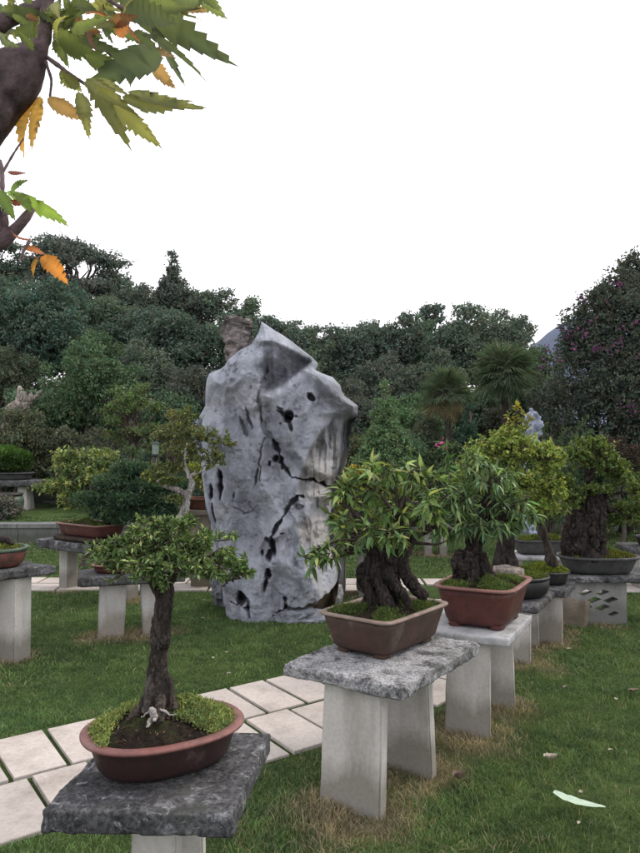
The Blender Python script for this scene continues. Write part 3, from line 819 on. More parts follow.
    Q = np.stack([I[:-1, :-1], I[1:, :-1], I[1:, 1:], I[:-1, 1:]], -1).reshape(-1, 4)
    root = thing('garden_rock', 'towering pale grey limestone rock full of holes and cracks standing on the lawn', 'rock', (0, 0, 0))
    root.location = (-0.35, YR, 0)
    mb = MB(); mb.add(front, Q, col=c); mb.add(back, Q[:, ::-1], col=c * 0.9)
    # edge strips joining both skins
    def strip(idx):
        a, b_ = idx[:-1], idx[1:]; n0 = nr * nc
        return np.stack([a, b_, b_ + n0, a + n0], 1)
    mb.f.append(strip(I[:, 0])[:, ::-1]); mb.f.append(strip(I[:, -1])); mb.f.append(strip(I[0]))
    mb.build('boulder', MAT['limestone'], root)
    # brown weathered spire behind the left shoulder
    sp = MB(); Ys = YR - 0.07
    prof_ = [(384, 228, 248), (372, 226, 251), (362, 226, 253), (352, 226, 253), (343, 225, 252), (336, 223.5, 251), (330, 222, 250.5), (325, 222.5, 252), (320.5, 223.5, 251.5), (318, 227, 248)]
    pts = []; rad = []
    for yy, a, b_ in prof_:
        pts.append(W((a + b_) / 2, yy, Ys)); rad.append((b_ - a) / 2 * K)
    seg = 90; R = []
    pr = np.array(pts); ra = np.array(rad); t2 = np.linspace(0, len(pr) - 1, 90)
    for tt in t2:
        cc = np.array([np.interp(tt, range(len(pr)), pr[:, k]) for k in range(3)]); rr = np.interp(tt, range(len(ra)), ra)
        th = np.arange(seg) * 2 * math.pi / seg
        R.append(cc + np.stack([np.sign(np.cos(th)) * np.abs(np.cos(th)) ** 0.7 * rr, np.sign(np.sin(th)) * np.abs(np.sin(th)) ** 0.7 * rr * 0.9, 0 * th], 1))
    V = np.concatenate(R); V += np.stack([fbm(V * V3(10, 10, 16), 5, 91, 0.65), fbm(V * V3(10, 10, 16), 5, 92, 0.65), 0.7 * fbm(V * 9, 4, 93)], 1) * 0.06
    k = np.arange(seg); k2 = (k + 1) % seg
    Qs = np.concatenate([np.stack([i * seg + k, i * seg + k2, (i + 1) * seg + k2, (i + 1) * seg + k], 1) for i in range(len(R) - 1)])
    V = np.vstack([V, R[-1].mean(0)]); Fc = np.stack([np.full(seg, len(V) - 1), (len(R) - 1) * seg + k, (len(R) - 1) * seg + k2], 1)
    cs = V3(0.27, 0.235, 0.225) * (1 + 0.5 * fbm(V * V3(10, 10, 14), 5, 94, 0.65) - 0.55 * sstep(0.05, 0.3, fbm(V * V3(13, 13, 9), 4, 95)))[:, None]
    sp.add(V, Qs, Fc, col=np.clip(cs, 0.02, 1)); sp.build('spire', MAT['limestone'], root)
rock()

def boulder(name, label, c, r, seed, colr, freq=3.0, amp=0.28, cat='rock', squash=None):
    bm = bmesh.new(); bmesh.ops.create_icosphere(bm, subdivisions=6, radius=1)
    V = np.array([v.co[:] for v in bm.verts]); bm.verts.index_update(); F = np.array([[x.index for x in f.verts] for f in bm.faces]); bm.free()
    n = fbm(V * freq * 0.6 + seed, 4, seed); rg = 1 - 2 * np.abs(fbm(V * freq + seed, 4, seed + 1))
    # planar facets for a broken look
    rngb = np.random.default_rng(seed)
    for _ in range(9):
        d = nrm(rngb.normal(size=3)); h = rngb.uniform(0.62, 0.9); p = V @ d
        V = V - d * np.clip(p - h, 0, 1)[:, None] * 0.85
    V = V * (1 + amp * n + amp * 0.35 * rg)[:, None]
    col = np.array(colr) * (1 + 0.3 * fbm(V * 4, 4, seed + 3))[:, None]
    V = np.asarray(c) + V * np.asarray(r)
    mb = MB(); mb.add(V, F, col=np.clip(col, 0.02, 1))
    return mb.build(name, MAT['limestone'], None, origin=(c[0], c[1], 0), label=label, cat=cat)
g = G(300, 622); boulder('foot_boulder', 'low jagged grey boulder lying at the right foot of the big rock', (g[0] - 0.02, g[1] + 0.10, 0.0), (0.23, 0.17, 0.115), 4, (0.30, 0.32, 0.36), 3.4, 0.4)
g = G(227, 606); boulder('foot_boulder', 'small dark boulder tucked under the left foot of the big rock', (g[0] - 0.02, g[1] + 0.1, 0.10), (0.14, 0.16, 0.22), 8, (0.20, 0.21, 0.23), 3.0, 0.4)
g = G(334, 607); boulder('foot_boulder', 'pale stone wedged under the overhang beside the white table leg', (g[0], g[1] + 0.1, 0.06), (0.08, 0.09, 0.13), 12, (0.42, 0.42, 0.43), 3.0, 0.35)
def standing_stone():
    Y = 9.2; k = Y / F_PX; mb = MB(); p = lambda x, y, d=0.0: W(x, y, Y + d)
    for P, R in (([V3(p(531, 440)[0], Y, -0.1), V3(p(531, 440)[0], Y, 1.0), p(532, 440), p(533, 425), p(531, 414)], [16, 13, 10, 9, 5]), ([p(526, 440), p(525, 424), p(527, 414)], [5, 5, 3]), ([p(538, 436), p(539, 420), p(536, 412)], [5, 5, 3.5]), ([p(524, 417), p(532, 411), p(540, 415)], [3, 4.5, 3])):
        mb.tube(smooth_line(np.array(P), 16), np.interp(np.linspace(0, 1, 16), np.linspace(0, 1, len(R)), R) * k * 0.8, 12)
    V, N, Fs = remesh(mb, 0.016); V = V + N * (0.06 * fbm(V * 9, 5, 3, 0.6) - 0.04 * np.clip(1 - 3 * np.abs(fbm(V * 9, 3, 8)), 0, 1))[:, None]
    obj_np('standing_stone', V, Fs, MAT['limestone'], None, origin=(p(531, 440)[0], Y, 0), col=V3(0.36, 0.40, 0.50) * (1 + 0.35 * fbm(V * 9, 4, 5))[:, None], label='small bluish white standing rock rising behind the yellow green bonsai', cat='rock')
standing_stone()

# ---- tables (T = surveyed corners)
U1, V1 = V3(0.60, 0.80), V3(0.84, -0.54)
table('square dark lichened slab table under the red rimmed oval pot', (-0.445, 2.07), (0.12, 0.99), (0.995, -0.04), (0.262, 0.252), 0.55, 0.062, [(-0.13, -0.115, 0.005, (0.135, 0.13)), (0.14, 0.125, 0.0, (0.135, 0.13))], 'slab_dark', 'leg_white', 0.006, 2, 0.005, lth=0.05)
table('rough grey slab table with two splayed white legs under the rectangular brown pot', (0.305, 3.19), U1, V1, (0.385, 0.285), 0.55, 0.055, [(-0.345, -0.315, 0.04, (0.29, 0.275)), (0.10, 0.07, 0.04, (0.29, 0.275))], 'slab_grey', 'leg_white', 0.007, 3, 0.005, lth=0.06)
U2, V2 = V3(0.48, 0.877), V3(0.935, -0.355)
table('white painted slab table under the deep red pot', (0.86, 3.86), U2, V2, (0.29, 0.25), 0.52, 0.045, [(-0.255, -0.22, 0.03, (0.235, 0.215)), (0.20, 0.17, 0.05, (0.24, 0.22))], 'slab_white', 'leg_white', 0.008, 4, 0.002, lth=0.05)
table('low dark slab table directly behind the white painted table', (1.41, 5.11), V3(0.5, 0.866), V3(0.9, -0.43), (0.31, 0.25), 0.40, 0.055, [(-0.27, -0.25, 0.13, (0.13, 0.12)), (0.18, 0.17, 0.05, (0.2, 0.2))], 'slab_far', 'leg_white', 0.01, 5, lth=0.06)
table('small dark slab table on one wide pale leg under the mossy black pot', (1.775, 5.49), V3(0.5, 0.866), V3(0.9, -0.43), (0.21, 0.20), 0.40, 0.055, [(-0.155, -0.15, 0.07, (0.185, 0.18)), (0.13, 0.12, 0.0, (0.18, 0.18))], 'slab_far', 'leg_old', 0.01, 25, lth=0.08)
table('tall slab table cut by the left edge with one thick white leg', (-2.33, 4.86), V3(0.72, 0.69), V3(0.9, -0.43), (0.30, 0.26), 0.65, 0.07, [(0.10, 0.10, 0.09, (0.24, 0.24)), (-0.26, -0.25, 0.0, (0.24, 0.24))], 'slab_far', 'leg_white', 0.01, 6, lth=0.15)
table('rough slab table on two stout mottled legs left of the big rock', (-1.50, 5.52), V3(0.96, 0.28), V3(0.3, -0.95), (0.40, 0.20), 0.50, 0.075, [(-0.155, -0.14, 0.02, (0.15, 0.15)), (0.19, 0.165, 0.0, (0.15, 0.15))], 'slab_far', 'leg_old', 0.01, 7, lth=0.20)
table('long slab table on slim white legs carrying the dark pine far left', (-2.25, 7.02), V3(0.83, -0.55), V3(0.55, 0.83), (0.66, 0.26), 0.53, 0.09, [(-0.46, -0.46, 0.0, (0.14, 0.14)), (0.46, 0.46, 0.0, (0.14, 0.14))], 'slab_far', 'leg_white', 0.012, 8, lth=0.14)
table('white legged table standing behind the right foot of the big rock', (0.42, 7.0), V3(1, -0.1), V3(0.1, 1), (0.38, 0.24), 0.50, 0.06, [(-0.20, -0.20, 0.0, (0.32, 0.32)), (0.0, 0.0, -0.02, (0.30, 0.30)), (0.24, 0.24, 0, (0.3, 0.3))], 'slab_far', 'panel_grey', 0.014, 9, lth=0.06)
table('far white legged table seen between the brown pot and the red pot', (1.55, 9.5), V3(1, -0.1), V3(0.1, 1), (0.40, 0.25), 0.40, 0.06, [(-0.07, -0.07, 0.0, (0.24, 0.24)), (0.13, 0.13, -0.02, (0.22, 0.22))], 'slab_far', 'leg_white', 0.016, 10, lth=0.10)
table('far white slab table under the grey trough', (2.42, 7.7), V3(1, -0.1), V3(0.1, 1), (0.36, 0.24), 0.30, 0.05, [(-0.24, -0.24, 0.0, (0.24, 0.24)), (0.24, 0.24, 0, (0.24, 0.24))], 'slab_white', 'leg_white', 0.016, 11, lth=0.10)
table('pale table cut by the right edge behind the latticed bench', (3.62, 7.3), V3(1, -0.1), V3(0.1, 1), (0.42, 0.25), 0.44, 0.06, [(-0.25, -0.25, 0.0, (0.3, 0.3)), (0.25, 0.25, 0, (0.3, 0.3))], 'slab_far', 'leg_white', 0.016, 12, lth=0.12)
table('weathered slab table at the far left on the raised lawn', (-6.0, 13.2), V3(1, 0.05), V3(-0.05, 1), (0.72, 0.35), 0.84, 0.12, [(-0.45, -0.45, 0.0, (0.5, 0.5)), (0.42, 0.36, 0.0, (0.5, 0.3))], 'slab_far', 'leg_white', 0.022, 13, lth=0.17)

# ---- latticed bench pedestal on the right
def lattice_bench():
    top = 0.40; a = G(571, 624); b = G(627, 624)
    x0, x1, y0 = a[0], b[0], a[1]
    r = thing('lattice_bench', 'grey bench with diamond cut-out front panel under the wide oval pot', 'bench', ((x0 + x1) / 2, y0 + 0.2, 0))
    V, Fs = slab_mesh(((x0 + x1) / 2 + 0.22, y0 + 0.18), V3(0.50, -0.02), V3(0.02, 0.25), top, 0.05, 0.004, 0.011, 22)
    obj_np('slab', V, Fs, MAT['slab_far'], r)
    # front panel with true diamond openings
    zt = top - 0.05; wd = x1 - x0
    m = MB(); th = 0.05
    holes = [(0.22, 0.232, 0.055, 0.020, 0.3), (0.10, 0.205, 0.045, 0.016, -0.3), (0.34, 0.178, 0.06, 0.026, 0.25), (0.30, 0.19, 0.045, 0.016, -0.35), (0.35, 0.10, 0.06, 0.02, 0.0), (0.19, 0.135, 0.05, 0.02, 0.25), (0.07, 0.125, 0.045, 0.02, -0.2)]
    holes = [(0.10, 0.262, 0.062, 0.026), (0.245, 0.262, 0.062, 0.026), (0.172, 0.20, 0.066, 0.028), (0.315, 0.20, 0.066, 0.028), (0.10, 0.138, 0.062, 0.026), (0.245, 0.138, 0.066, 0.028), (0.335, 0.085, 0.05, 0.022)]
    bm = bmesh.new(); bmesh.ops.create_cube(bm, size=1)
    me = bpy.data.meshes.new('p'); 
    for v in bm.verts: v.co = ((x0 + x1) / 2 + v.co.x * wd, y0 + th / 2 + v.co.y * th, (zt - 0.03) / 2 + v.co.z * (zt + 0.03))
    bm.to_mesh(me); bm.free(); po = bpy.data.objects.new('p', me); COL.objects.link(po)
    bm = bmesh.new()
    for hx, hz_, a_, c_ in holes:
        px, pz = x0 + 0.02 + hx, hz_
        vs = [bm.verts.new((px + dx, y0 + dy, pz + dz)) for dy in (-0.1, 0.2) for dx, dz in ((-a_, -c_ * 0.2), (-0.2 * a_, -c_), (a_, c_ * 0.2), (0.2 * a_, c_))]
        bm.faces.new(vs[:4]); bm.faces.new(vs[4:][::-1])
        for i in range(4): bm.faces.new([vs[i], vs[4 + i], vs[4 + (i + 1) % 4], vs[(i + 1) % 4]])
    bmesh.ops.recalc_face_normals(bm, faces=bm.faces[:])
    ce = bpy.data.meshes.new('c'); bm.to_mesh(ce); bm.free(); co = bpy.data.objects.new('c', ce); COL.objects.link(co)
    md = po.modifiers.new('b', 'BOOLEAN'); md.object = co; md.operation = 'DIFFERENCE'; md.solver = 'EXACT'
    ev = po.evaluated_get(bpy.context.evaluated_depsgraph_get()); em = bpy.data.meshes.new_from_object(ev)
    em.transform(__import__('mathutils').Matrix.Translation(-Vector(r.location)))
    o = bpy.data.objects.new('front_panel', em); COL.objects.link(o); o.parent = r
    em.materials.clear(); em.materials.append(MAT['panel_grey'])
    bpy.data.objects.remove(po); bpy.data.objects.remove(co)
    
    for sx in (x0 + 0.03, x1 - 0.03):
        m = MB(); m.box((sx, y0 + 0.215, zt / 2 - 0.015), (0.028, 0, 0), (0, 0.16, 0), (0, 0, zt / 2 + 0.015)); m.build('side_panel', MAT['panel_grey'], r, smooth=False)
    DRY.append(((x0 + x1) / 2, y0 - 0.05, 0.2))
lattice_bench()
def stone_block():
    a = G(559, 623); b = G(590, 629)
    u = (b - a) / 2; c = (a + b) / 2 + V3(0, 0.05, 0.10)
    w = nrm(V3(-u[1], u[0], 0)); t = nrm(w * 0.28 + V3(0, 0, 1))
    mb = MB(); mb.box(c, u, np.cross(t, nrm(u)) * 0.035, t * 0.115)
    V, N, Fs = remesh(mb, 0.008); V = V + N * (0.006 * fbm(V * 20, 4, 5))[:, None]
    obj_np('stone_block', V, Fs, MAT['block_stone'], None, origin=(c[0], c[1], 0), label='brownish stone block leaning against the front of the latticed bench', cat='stone')
stone_block()

# ================================================================== POTTED TREES
BG = 'bonsai trees in pots on stone tables'
def bonsai(label, loc): return thing('bonsai', label, 'bonsai', loc, BG)

def foliage(root, blobs, tm, lens, base, alt, palt, seed, branch_mb=None, bmat='bark_mid', mat='leaf', **kw):
    rng = np.random.default_rng(seed)
    L, B = twig_crown(blobs, None, lens, tm, base, alt, palt, rng, **kw)
    if branch_mb is not None:
        for V, Fs in zip(branch_mb.v, [None] * 0): pass
        n0 = B.n
        B.v += branch_mb.v; B.c += branch_mb.c; B.f += [f + n0 for f in branch_mb.f]; B.n += branch_mb.n
    B.build('branch', MAT[bmat], root); L.build('foliage', MAT[mat], root, smooth=False)

# --- front bonsai in the oval red-rimmed pot
def front_bonsai():
    c = (-0.468, 2.10); u, v = (0.876, 0.482), (-0.482, 0.876); z0 = 0.551
    r = bonsai('small leaved bonsai with a straight dark trunk in the red rimmed oval pot', (c[0], c[1], z0))
    pot(r, c, u, v, (0.222, 0.165), z0, 0.112, 'pot_brown', 'rim_red', 2.25, 0.020, 0.0125, 0.035)
    tr = W(160, 700, 2.10)
    def bare(P):
        side = (P[:, 0] - c[0]) * 0.3 + (P[:, 1] - c[1]) * 1.0
        return np.where((side < -0.02) & (np.abs(P[:, 0] - c[0] - 0.015) < 0.145), 1.0, 0.03)
    soil_dome(r, c, u, v, (0.214, 0.157), z0 + 0.098, 0.058, 2.25, 3, 7000, (0.20, 0.26, 0.095), (0.006, 0.015), bare, 0.9)
    Y = 2.10
    p = lambda x, y, d=0.0: W(x, y, Y + d)
    k = Y / F_PX
    S = [([p(160, 718), p(159, 695), p(158, 668, 0.01), p(160, 640), p(163, 615), p(165, 596), p(167, 578)], [16 * k, 14 * k, 12.5 * k, 11.5 * k, 11 * k, 9.5 * k, 7 * k]),
         ([p(148, 712, -0.03), p(150, 692, -0.02), p(153, 668), p(155, 645)], [7 * k, 6 * k, 6 * k, 5 * k]),
         ([p(174, 710, -0.02), p(169, 692), p(163, 668)], [5 * k, 6 * k, 6 * k]),
         ([p(128, 722, -0.04), p(140, 708, -0.03), p(152, 690)], [3 * k, 5 * k, 6 * k]),
         ([p(160, 724, -0.1), p(160, 705, -0.05), p(160, 690)], [5 * k, 6 * k, 7 * k]),
         ([p(162, 600), p(150, 578, -0.04), p(140, 566, -0.05)], [6 * k, 4 * k, 2 * k]),
         ([p(166, 585), p(185, 568, 0.02), p(205, 560, 0.05)], [6 * k, 4.5 * k, 2 * k])]
    gnarl(S, 0.0035, 0.006, 7, 'trunk', 'bark_mid', r, 34, 0.86)
    m = MB(); rng = np.random.default_rng(4)
    for a, b_, r0 in ((p(155, 716, -0.09), p(147, 727, -0.14), 0.010), (p(152, 710, -0.075), p(155, 720, -0.125), 0.011), (p(160, 709, -0.07), p(176, 714, -0.11), 0.004), (p(150, 712, -0.08), p(141, 716, -0.12), 0.004)):
        P = wob(a, b_, 7, 0.15, rng); m.tube(P, np.linspace(r0, r0 * 0.45, 7), 7)
    V, N, Fs = remesh(m, 0.003); V = V + N * (0.003 * fbm(V * 60, 3, 9))[:, None]
    obj_np('root', V, Fs, MAT['deadwood'], r)
    blobs = [(p(150, 562, -0.02), (0.16, 0.16, 0.055), 50), (p(120, 551, 0.03), (0.11, 0.13, 0.038), 28), (p(192, 562, 0.02), (0.15, 0.16, 0.055), 46), (p(160, 545, 0.05), (0.15, 0.16, 0.055), 48), (p(224, 568, -0.02), (0.085, 0.11, 0.04), 24), (p(172, 574, -0.1), (0.12, 0.08, 0.045), 24), (p(106, 552, 0.0), (0.05, 0.07, 0.028), 11), (p(150, 530, 0.05), (0.075, 0.09, 0.04), 16), (p(205, 543, 0.05), (0.10, 0.10, 0.045), 20), (p(184, 530, 0.08), (0.08, 0.09, 0.04), 14), (p(240, 578, -0.03), (0.045, 0.06, 0.03), 9), (p(150, 574, -0.08), (0.07, 0.07, 0.03), 8)]
    bm_ = MB()
    for b_ in blobs: bm_.tube(wob(p(166, 584), b_[0], 7, 0.25, rng), np.linspace(0.012, 0.004, 7), 6)
    foliage(r, blobs, 'small', (0.014, 0.027), (0.085, 0.14, 0.05), (0.26, 0.34, 0.16), 0.24, 21, bm_, droop=0.0, up=0.4, leafs=28, var=0.42, twig_r=0.0014, lo=0.3)
front_bonsai()

# --- centre bonsai in the rectangular pot
def centre_bonsai():
    c = (0.312, 3.305); u, v = (0.635, 0.772), (0.80, -0.60); z0 = 0.551
    r = bonsai('gnarled triple trunk bonsai with drooping peach like leaves in the rectangular brown pot', (c[0], c[1], z0))
    pot(r, c, u, v, (0.265, 0.188), z0, 0.182, 'pot_umber', 'rim_tan', 9, 0.014, 0.014, 0.045, 4)
    soil_dome(r, c, u, v, (0.255, 0.178), z0 + 0.158, 0.03, 8, 6, 5000, (0.085, 0.125, 0.04), (0.006, 0.015), None, 0.35)
    Y = 3.30; k = Y / F_PX
    p = lambda x, y, d=0.0: W(x, y, Y + d)
    S = [([p(378, 610, -.03), p(369, 592, -.04), p(364, 574, -.03), p(368, 560, -.02), p(380, 548)], [9 * k, 9 * k, 8.5 * k, 8.5 * k, 8 * k]),
         ([p(393, 610, -.09), p(386, 598, -.09), p(376, 580, -.07), p(374, 566, -.05), p(386, 550)], [5 * k, 7 * k, 7.5 * k, 7 * k, 8 * k]),
         ([p(409, 605, -.07), p(402, 594, -.08), p(390, 580, -.07), p(384, 566, -.05), p(391, 548)], [4.5 * k, 6.5 * k, 7 * k, 7.5 * k, 8 * k]),
         ([p(426, 598, -.03), p(417, 590, -.03), p(406, 576, -.02), p(400, 562, -.01), p(406, 545)], [5 * k, 6.5 * k, 6.5 * k, 6.5 * k, 7 * k]),
         ([p(366, 606, 0.08), p(374, 585, 0.06), p(384, 560, 0.03)], [6 * k, 6 * k, 8 * k]),
         ([p(402, 600, 0.08), p(394, 580, 0.06), p(393, 555, 0.02)], [6 * k, 6 * k, 8 * k]),
         ([p(360, 590, -.01), p(361, 578, -.02), p(366, 570, -.03)], [3 * k, 5 * k, 4 * k]), ([p(396, 556, -.06), p(392, 560, -.07), p(388, 558, -.06)], [4 * k, 6 * k, 4 * k]),
         ([p(398, 548), p(411, 541, -.02), p(416, 533, -.02)], [6 * k, 5 * k, 4 * k]), ([p(392, 606, -.01), p(388, 585, -.02), p(390, 560, -.01)], [8 * k, 9 * k, 10 * k]), ([p(378, 604, .0), p(376, 585, .0), p(382, 560, .0)], [8 * k, 9 * k, 9 * k]),
         ([p(386, 548), p(372, 542, -.03), p(358, 545, -.05), p(345, 552, -.06)], [8 * k, 6 * k, 4 * k, 2.5 * k]),
         ([p(392, 545), p(400, 530, 0.02), p(398, 512, 0.04), p(405, 495, 0.05)], [9 * k, 6.5 * k, 4.5 * k, 3 * k]),
         ([p(408, 545), p(420, 532, 0.03), p(436, 526, 0.05)], [7 * k, 4.5 * k, 2.5 * k]),
         ([p(384, 552), p(371, 540, 0.05), p(366, 520, 0.08)], [7 * k, 5 * k, 3 * k])]
    gnarl(S, 0.004, 0.010, 12, 'trunk', 'bark_dark', r, 26, 0.86)
    bm_ = MB(); rng = np.random.default_rng(40)
    br = [((386, 546), (340, 556), (315, 566), -.05), ((372, 540), (335, 540), (305, 556), -.1), ((398, 515), (375, 490), (352, 478), 0.05), ((398, 515), (410, 480), (420, 462), 0.05), ((398, 515), (395, 480), (392, 460), 0.1), ((405, 530), (440, 500), (455, 490), 0.0), ((366, 522), (345, 505), (332, 500), 0.05), ((408, 542), (438, 545), (448, 540), -.04)]
    for a, b_, e, d in br:
        P = smooth_line(np.array([p(*a), p(*b_, d), p(*e, d * 1.4)]), 12); bm_.tube(P, np.linspace(0.011, 0.003, 12), 6)
    blobs = [(a_, b_, max(6, int(n_ * 0.78))) for a_, b_, n_ in [(p(330, 552, -.10), (0.085, 0.09, 0.05), 15), (p(312, 560, -.12), (0.06, 0.07, 0.045), 9), (p(355, 535, -.02), (0.10, 0.12, 0.06), 16), (p(350, 500, 0.05), (0.11, 0.13, 0.09), 22), (p(372, 482, 0.05), (0.12, 0.14, 0.09), 26), (p(405, 476, 0.04), (0.12, 0.14, 0.07), 26), (p(432, 488, 0.04), (0.10, 0.12, 0.08), 20), (p(395, 508, 0.05), (0.15, 0.15, 0.06), 22), (p(432, 520, -.02), (0.09, 0.10, 0.06), 16), (p(412, 536, -.10), (0.06, 0.05, 0.05), 8), (p(388, 540, -.14), (0.09, 0.05, 0.05), 12), (p(370, 535, -.12), (0.07, 0.05, 0.05), 8), (p(425, 505, -.05), (0.08, 0.08, 0.06), 10), (p(345, 520, 0.1), (0.09, 0.1, 0.06), 14)]]
    foliage(r, blobs, 'peach', (0.045, 0.085), (0.095, 0.165, 0.055), (0.27, 0.34, 0.12), 0.24, 22, bm_, 'bark_dark', droop=0.5, up=0.3, leafs=6, var=0.35, twig_r=0.002, lo=0.3)
centre_bonsai()

# --- deep red pot
def red_bonsai():
    c = (0.915, 3.875); u, v = (0.5, 0.866), (0.90, -0.43); z0 = 0.521
    r = bonsai('stout dark trunked bonsai with narrow willow like leaves in the deep red pot', (c[0], c[1], z0))
    pot(r, c, u, v, (0.245, 0.205), z0, 0.222, 'pot_red', 'rim_redbrown', 6, 0.018, 0.016, 0.05, 4)
    soil_dome(r, c, u, v, (0.232, 0.192), z0 + 0.195, 0.035, 6, 9, 4500, (0.10, 0.145, 0.045), (0.007, 0.017), None, 0.3)
    Y = 3.90; k = Y / F_PX
    p = lambda x, y, d=0.0: W(x, y, Y + d)
    S = [([p(470, 588), p(472, 570), p(474, 550), p(478, 530), p(484, 515)], [17 * k, 14 * k, 11 * k, 10 * k, 7 * k]),
         ([p(456, 585, -.05), p(462, 568, -.05), p(466, 552, -.03)], [9 * k, 10 * k, 9 * k]), ([p(488, 586, -.04), p(484, 570, -.04), p(480, 552, -.02)], [9 * k, 10 * k, 8 * k]),
         ([p(460, 566, -.06), p(457, 560, -.07), p(460, 553, -.05)], [7 * k, 8 * k, 6 * k]), ([p(470, 590, -.1), p(472, 575, -.07), p(474, 560, -.04)], [7 * k, 8 * k, 7 * k]),
         ([p(500, 588, 0), p(490, 578, 0), p(482, 565, 0)], [6 * k, 7 * k, 7 * k]),
         ([p(478, 532), p(462, 525, -.04), p(446, 530, -.06)], [7 * k, 4.5 * k, 2.5 * k]), ([p(480, 525), p(500, 515, 0.02), p(518, 520, 0.03)], [7 * k, 4.5 * k, 2.5 * k]), ([p(484, 518), p(488, 500), p(489, 488)], [6 * k, 4 * k, 3 * k])]
    gnarl(S, 0.0055, 0.015, 14, 'trunk', 'bark_dark', r, 24, 0.85)
    bm_ = MB()
    for a, b_ in (((489, 490), (470, 470)), ((489, 490), (505, 475)), ((489, 490), (490, 465)), ((446, 530), (430, 535)), ((462, 525), (455, 500)), ((500, 515), (522, 505))):
        P = smooth_line(np.array([p(*a), (p(*a) + p(*b_)) / 2 + V3(0, 0, 0.03), p(*b_, 0.03)]), 10); bm_.tube(P, np.linspace(0.012, 0.003, 10), 6)
    blobs = [(a_, b_, max(6, int(n_ * 0.8))) for a_, b_, n_ in [(p(486, 478, 0.03), (0.19, 0.17, 0.07), 28), (p(470, 462, 0.05), (0.11, 0.12, 0.08), 13), (p(460, 502, 0), (0.17, 0.16, 0.09), 26), (p(505, 505, 0), (0.17, 0.16, 0.09), 26), (p(445, 530, -.06), (0.12, 0.11, 0.06), 18), (p(485, 525, -.10), (0.17, 0.08, 0.05), 22), (p(522, 518, 0), (0.10, 0.12, 0.07), 16), (p(442, 495, 0.05), (0.10, 0.10, 0.08), 12)]]
    foliage(r, blobs, 'willow', (0.05, 0.095), (0.085, 0.15, 0.066), (0.22, 0.31, 0.13), 0.26, 23, bm_, 'bark_dark', droop=0.55, up=0.3, leafs=11, var=0.35, twig_r=0.002, lo=0.15)
    m = MB(); rng = np.random.default_rng(2); a, b_ = p(452, 500, 0.05), p(445, 441, 0.05)
    L = MB(); m.tube([a, (a + b_) / 2, b_], [0.004, 0.003, 0.002], 5); t = rng.uniform(0.4, 1.02, 34); P = a + (b_ - a) * t[:, None]
    D = rdir(34, rng, 0.2); put_leaves(L, TL['willow'], P, D, rng.normal(size=(34, 3)) + V3(0, 0, 1), rng.uniform(0.05, 0.09, 34), col_mix(34, rng, (0.08, 0.17, 0.05), 0.2))
    m.build('shoot', MAT['bark_mid'], r); L.build('shoot_leaves', MAT['leaf'], r, smooth=False)
    f = MB(); q = p(440, 444, 0.04); put_leaves(f, TL['oval'], np.repeat(q[None], 14, 0) + rng.normal(size=(14, 3)) * 0.012, rdir(14, rng), rng.normal(size=(14, 3)), 0.03, col_mix(14, rng, (0.45, 0.08, 0.22), 0.2))
    f.build('flower', MAT['petal'], r, smooth=False)
red_bonsai()

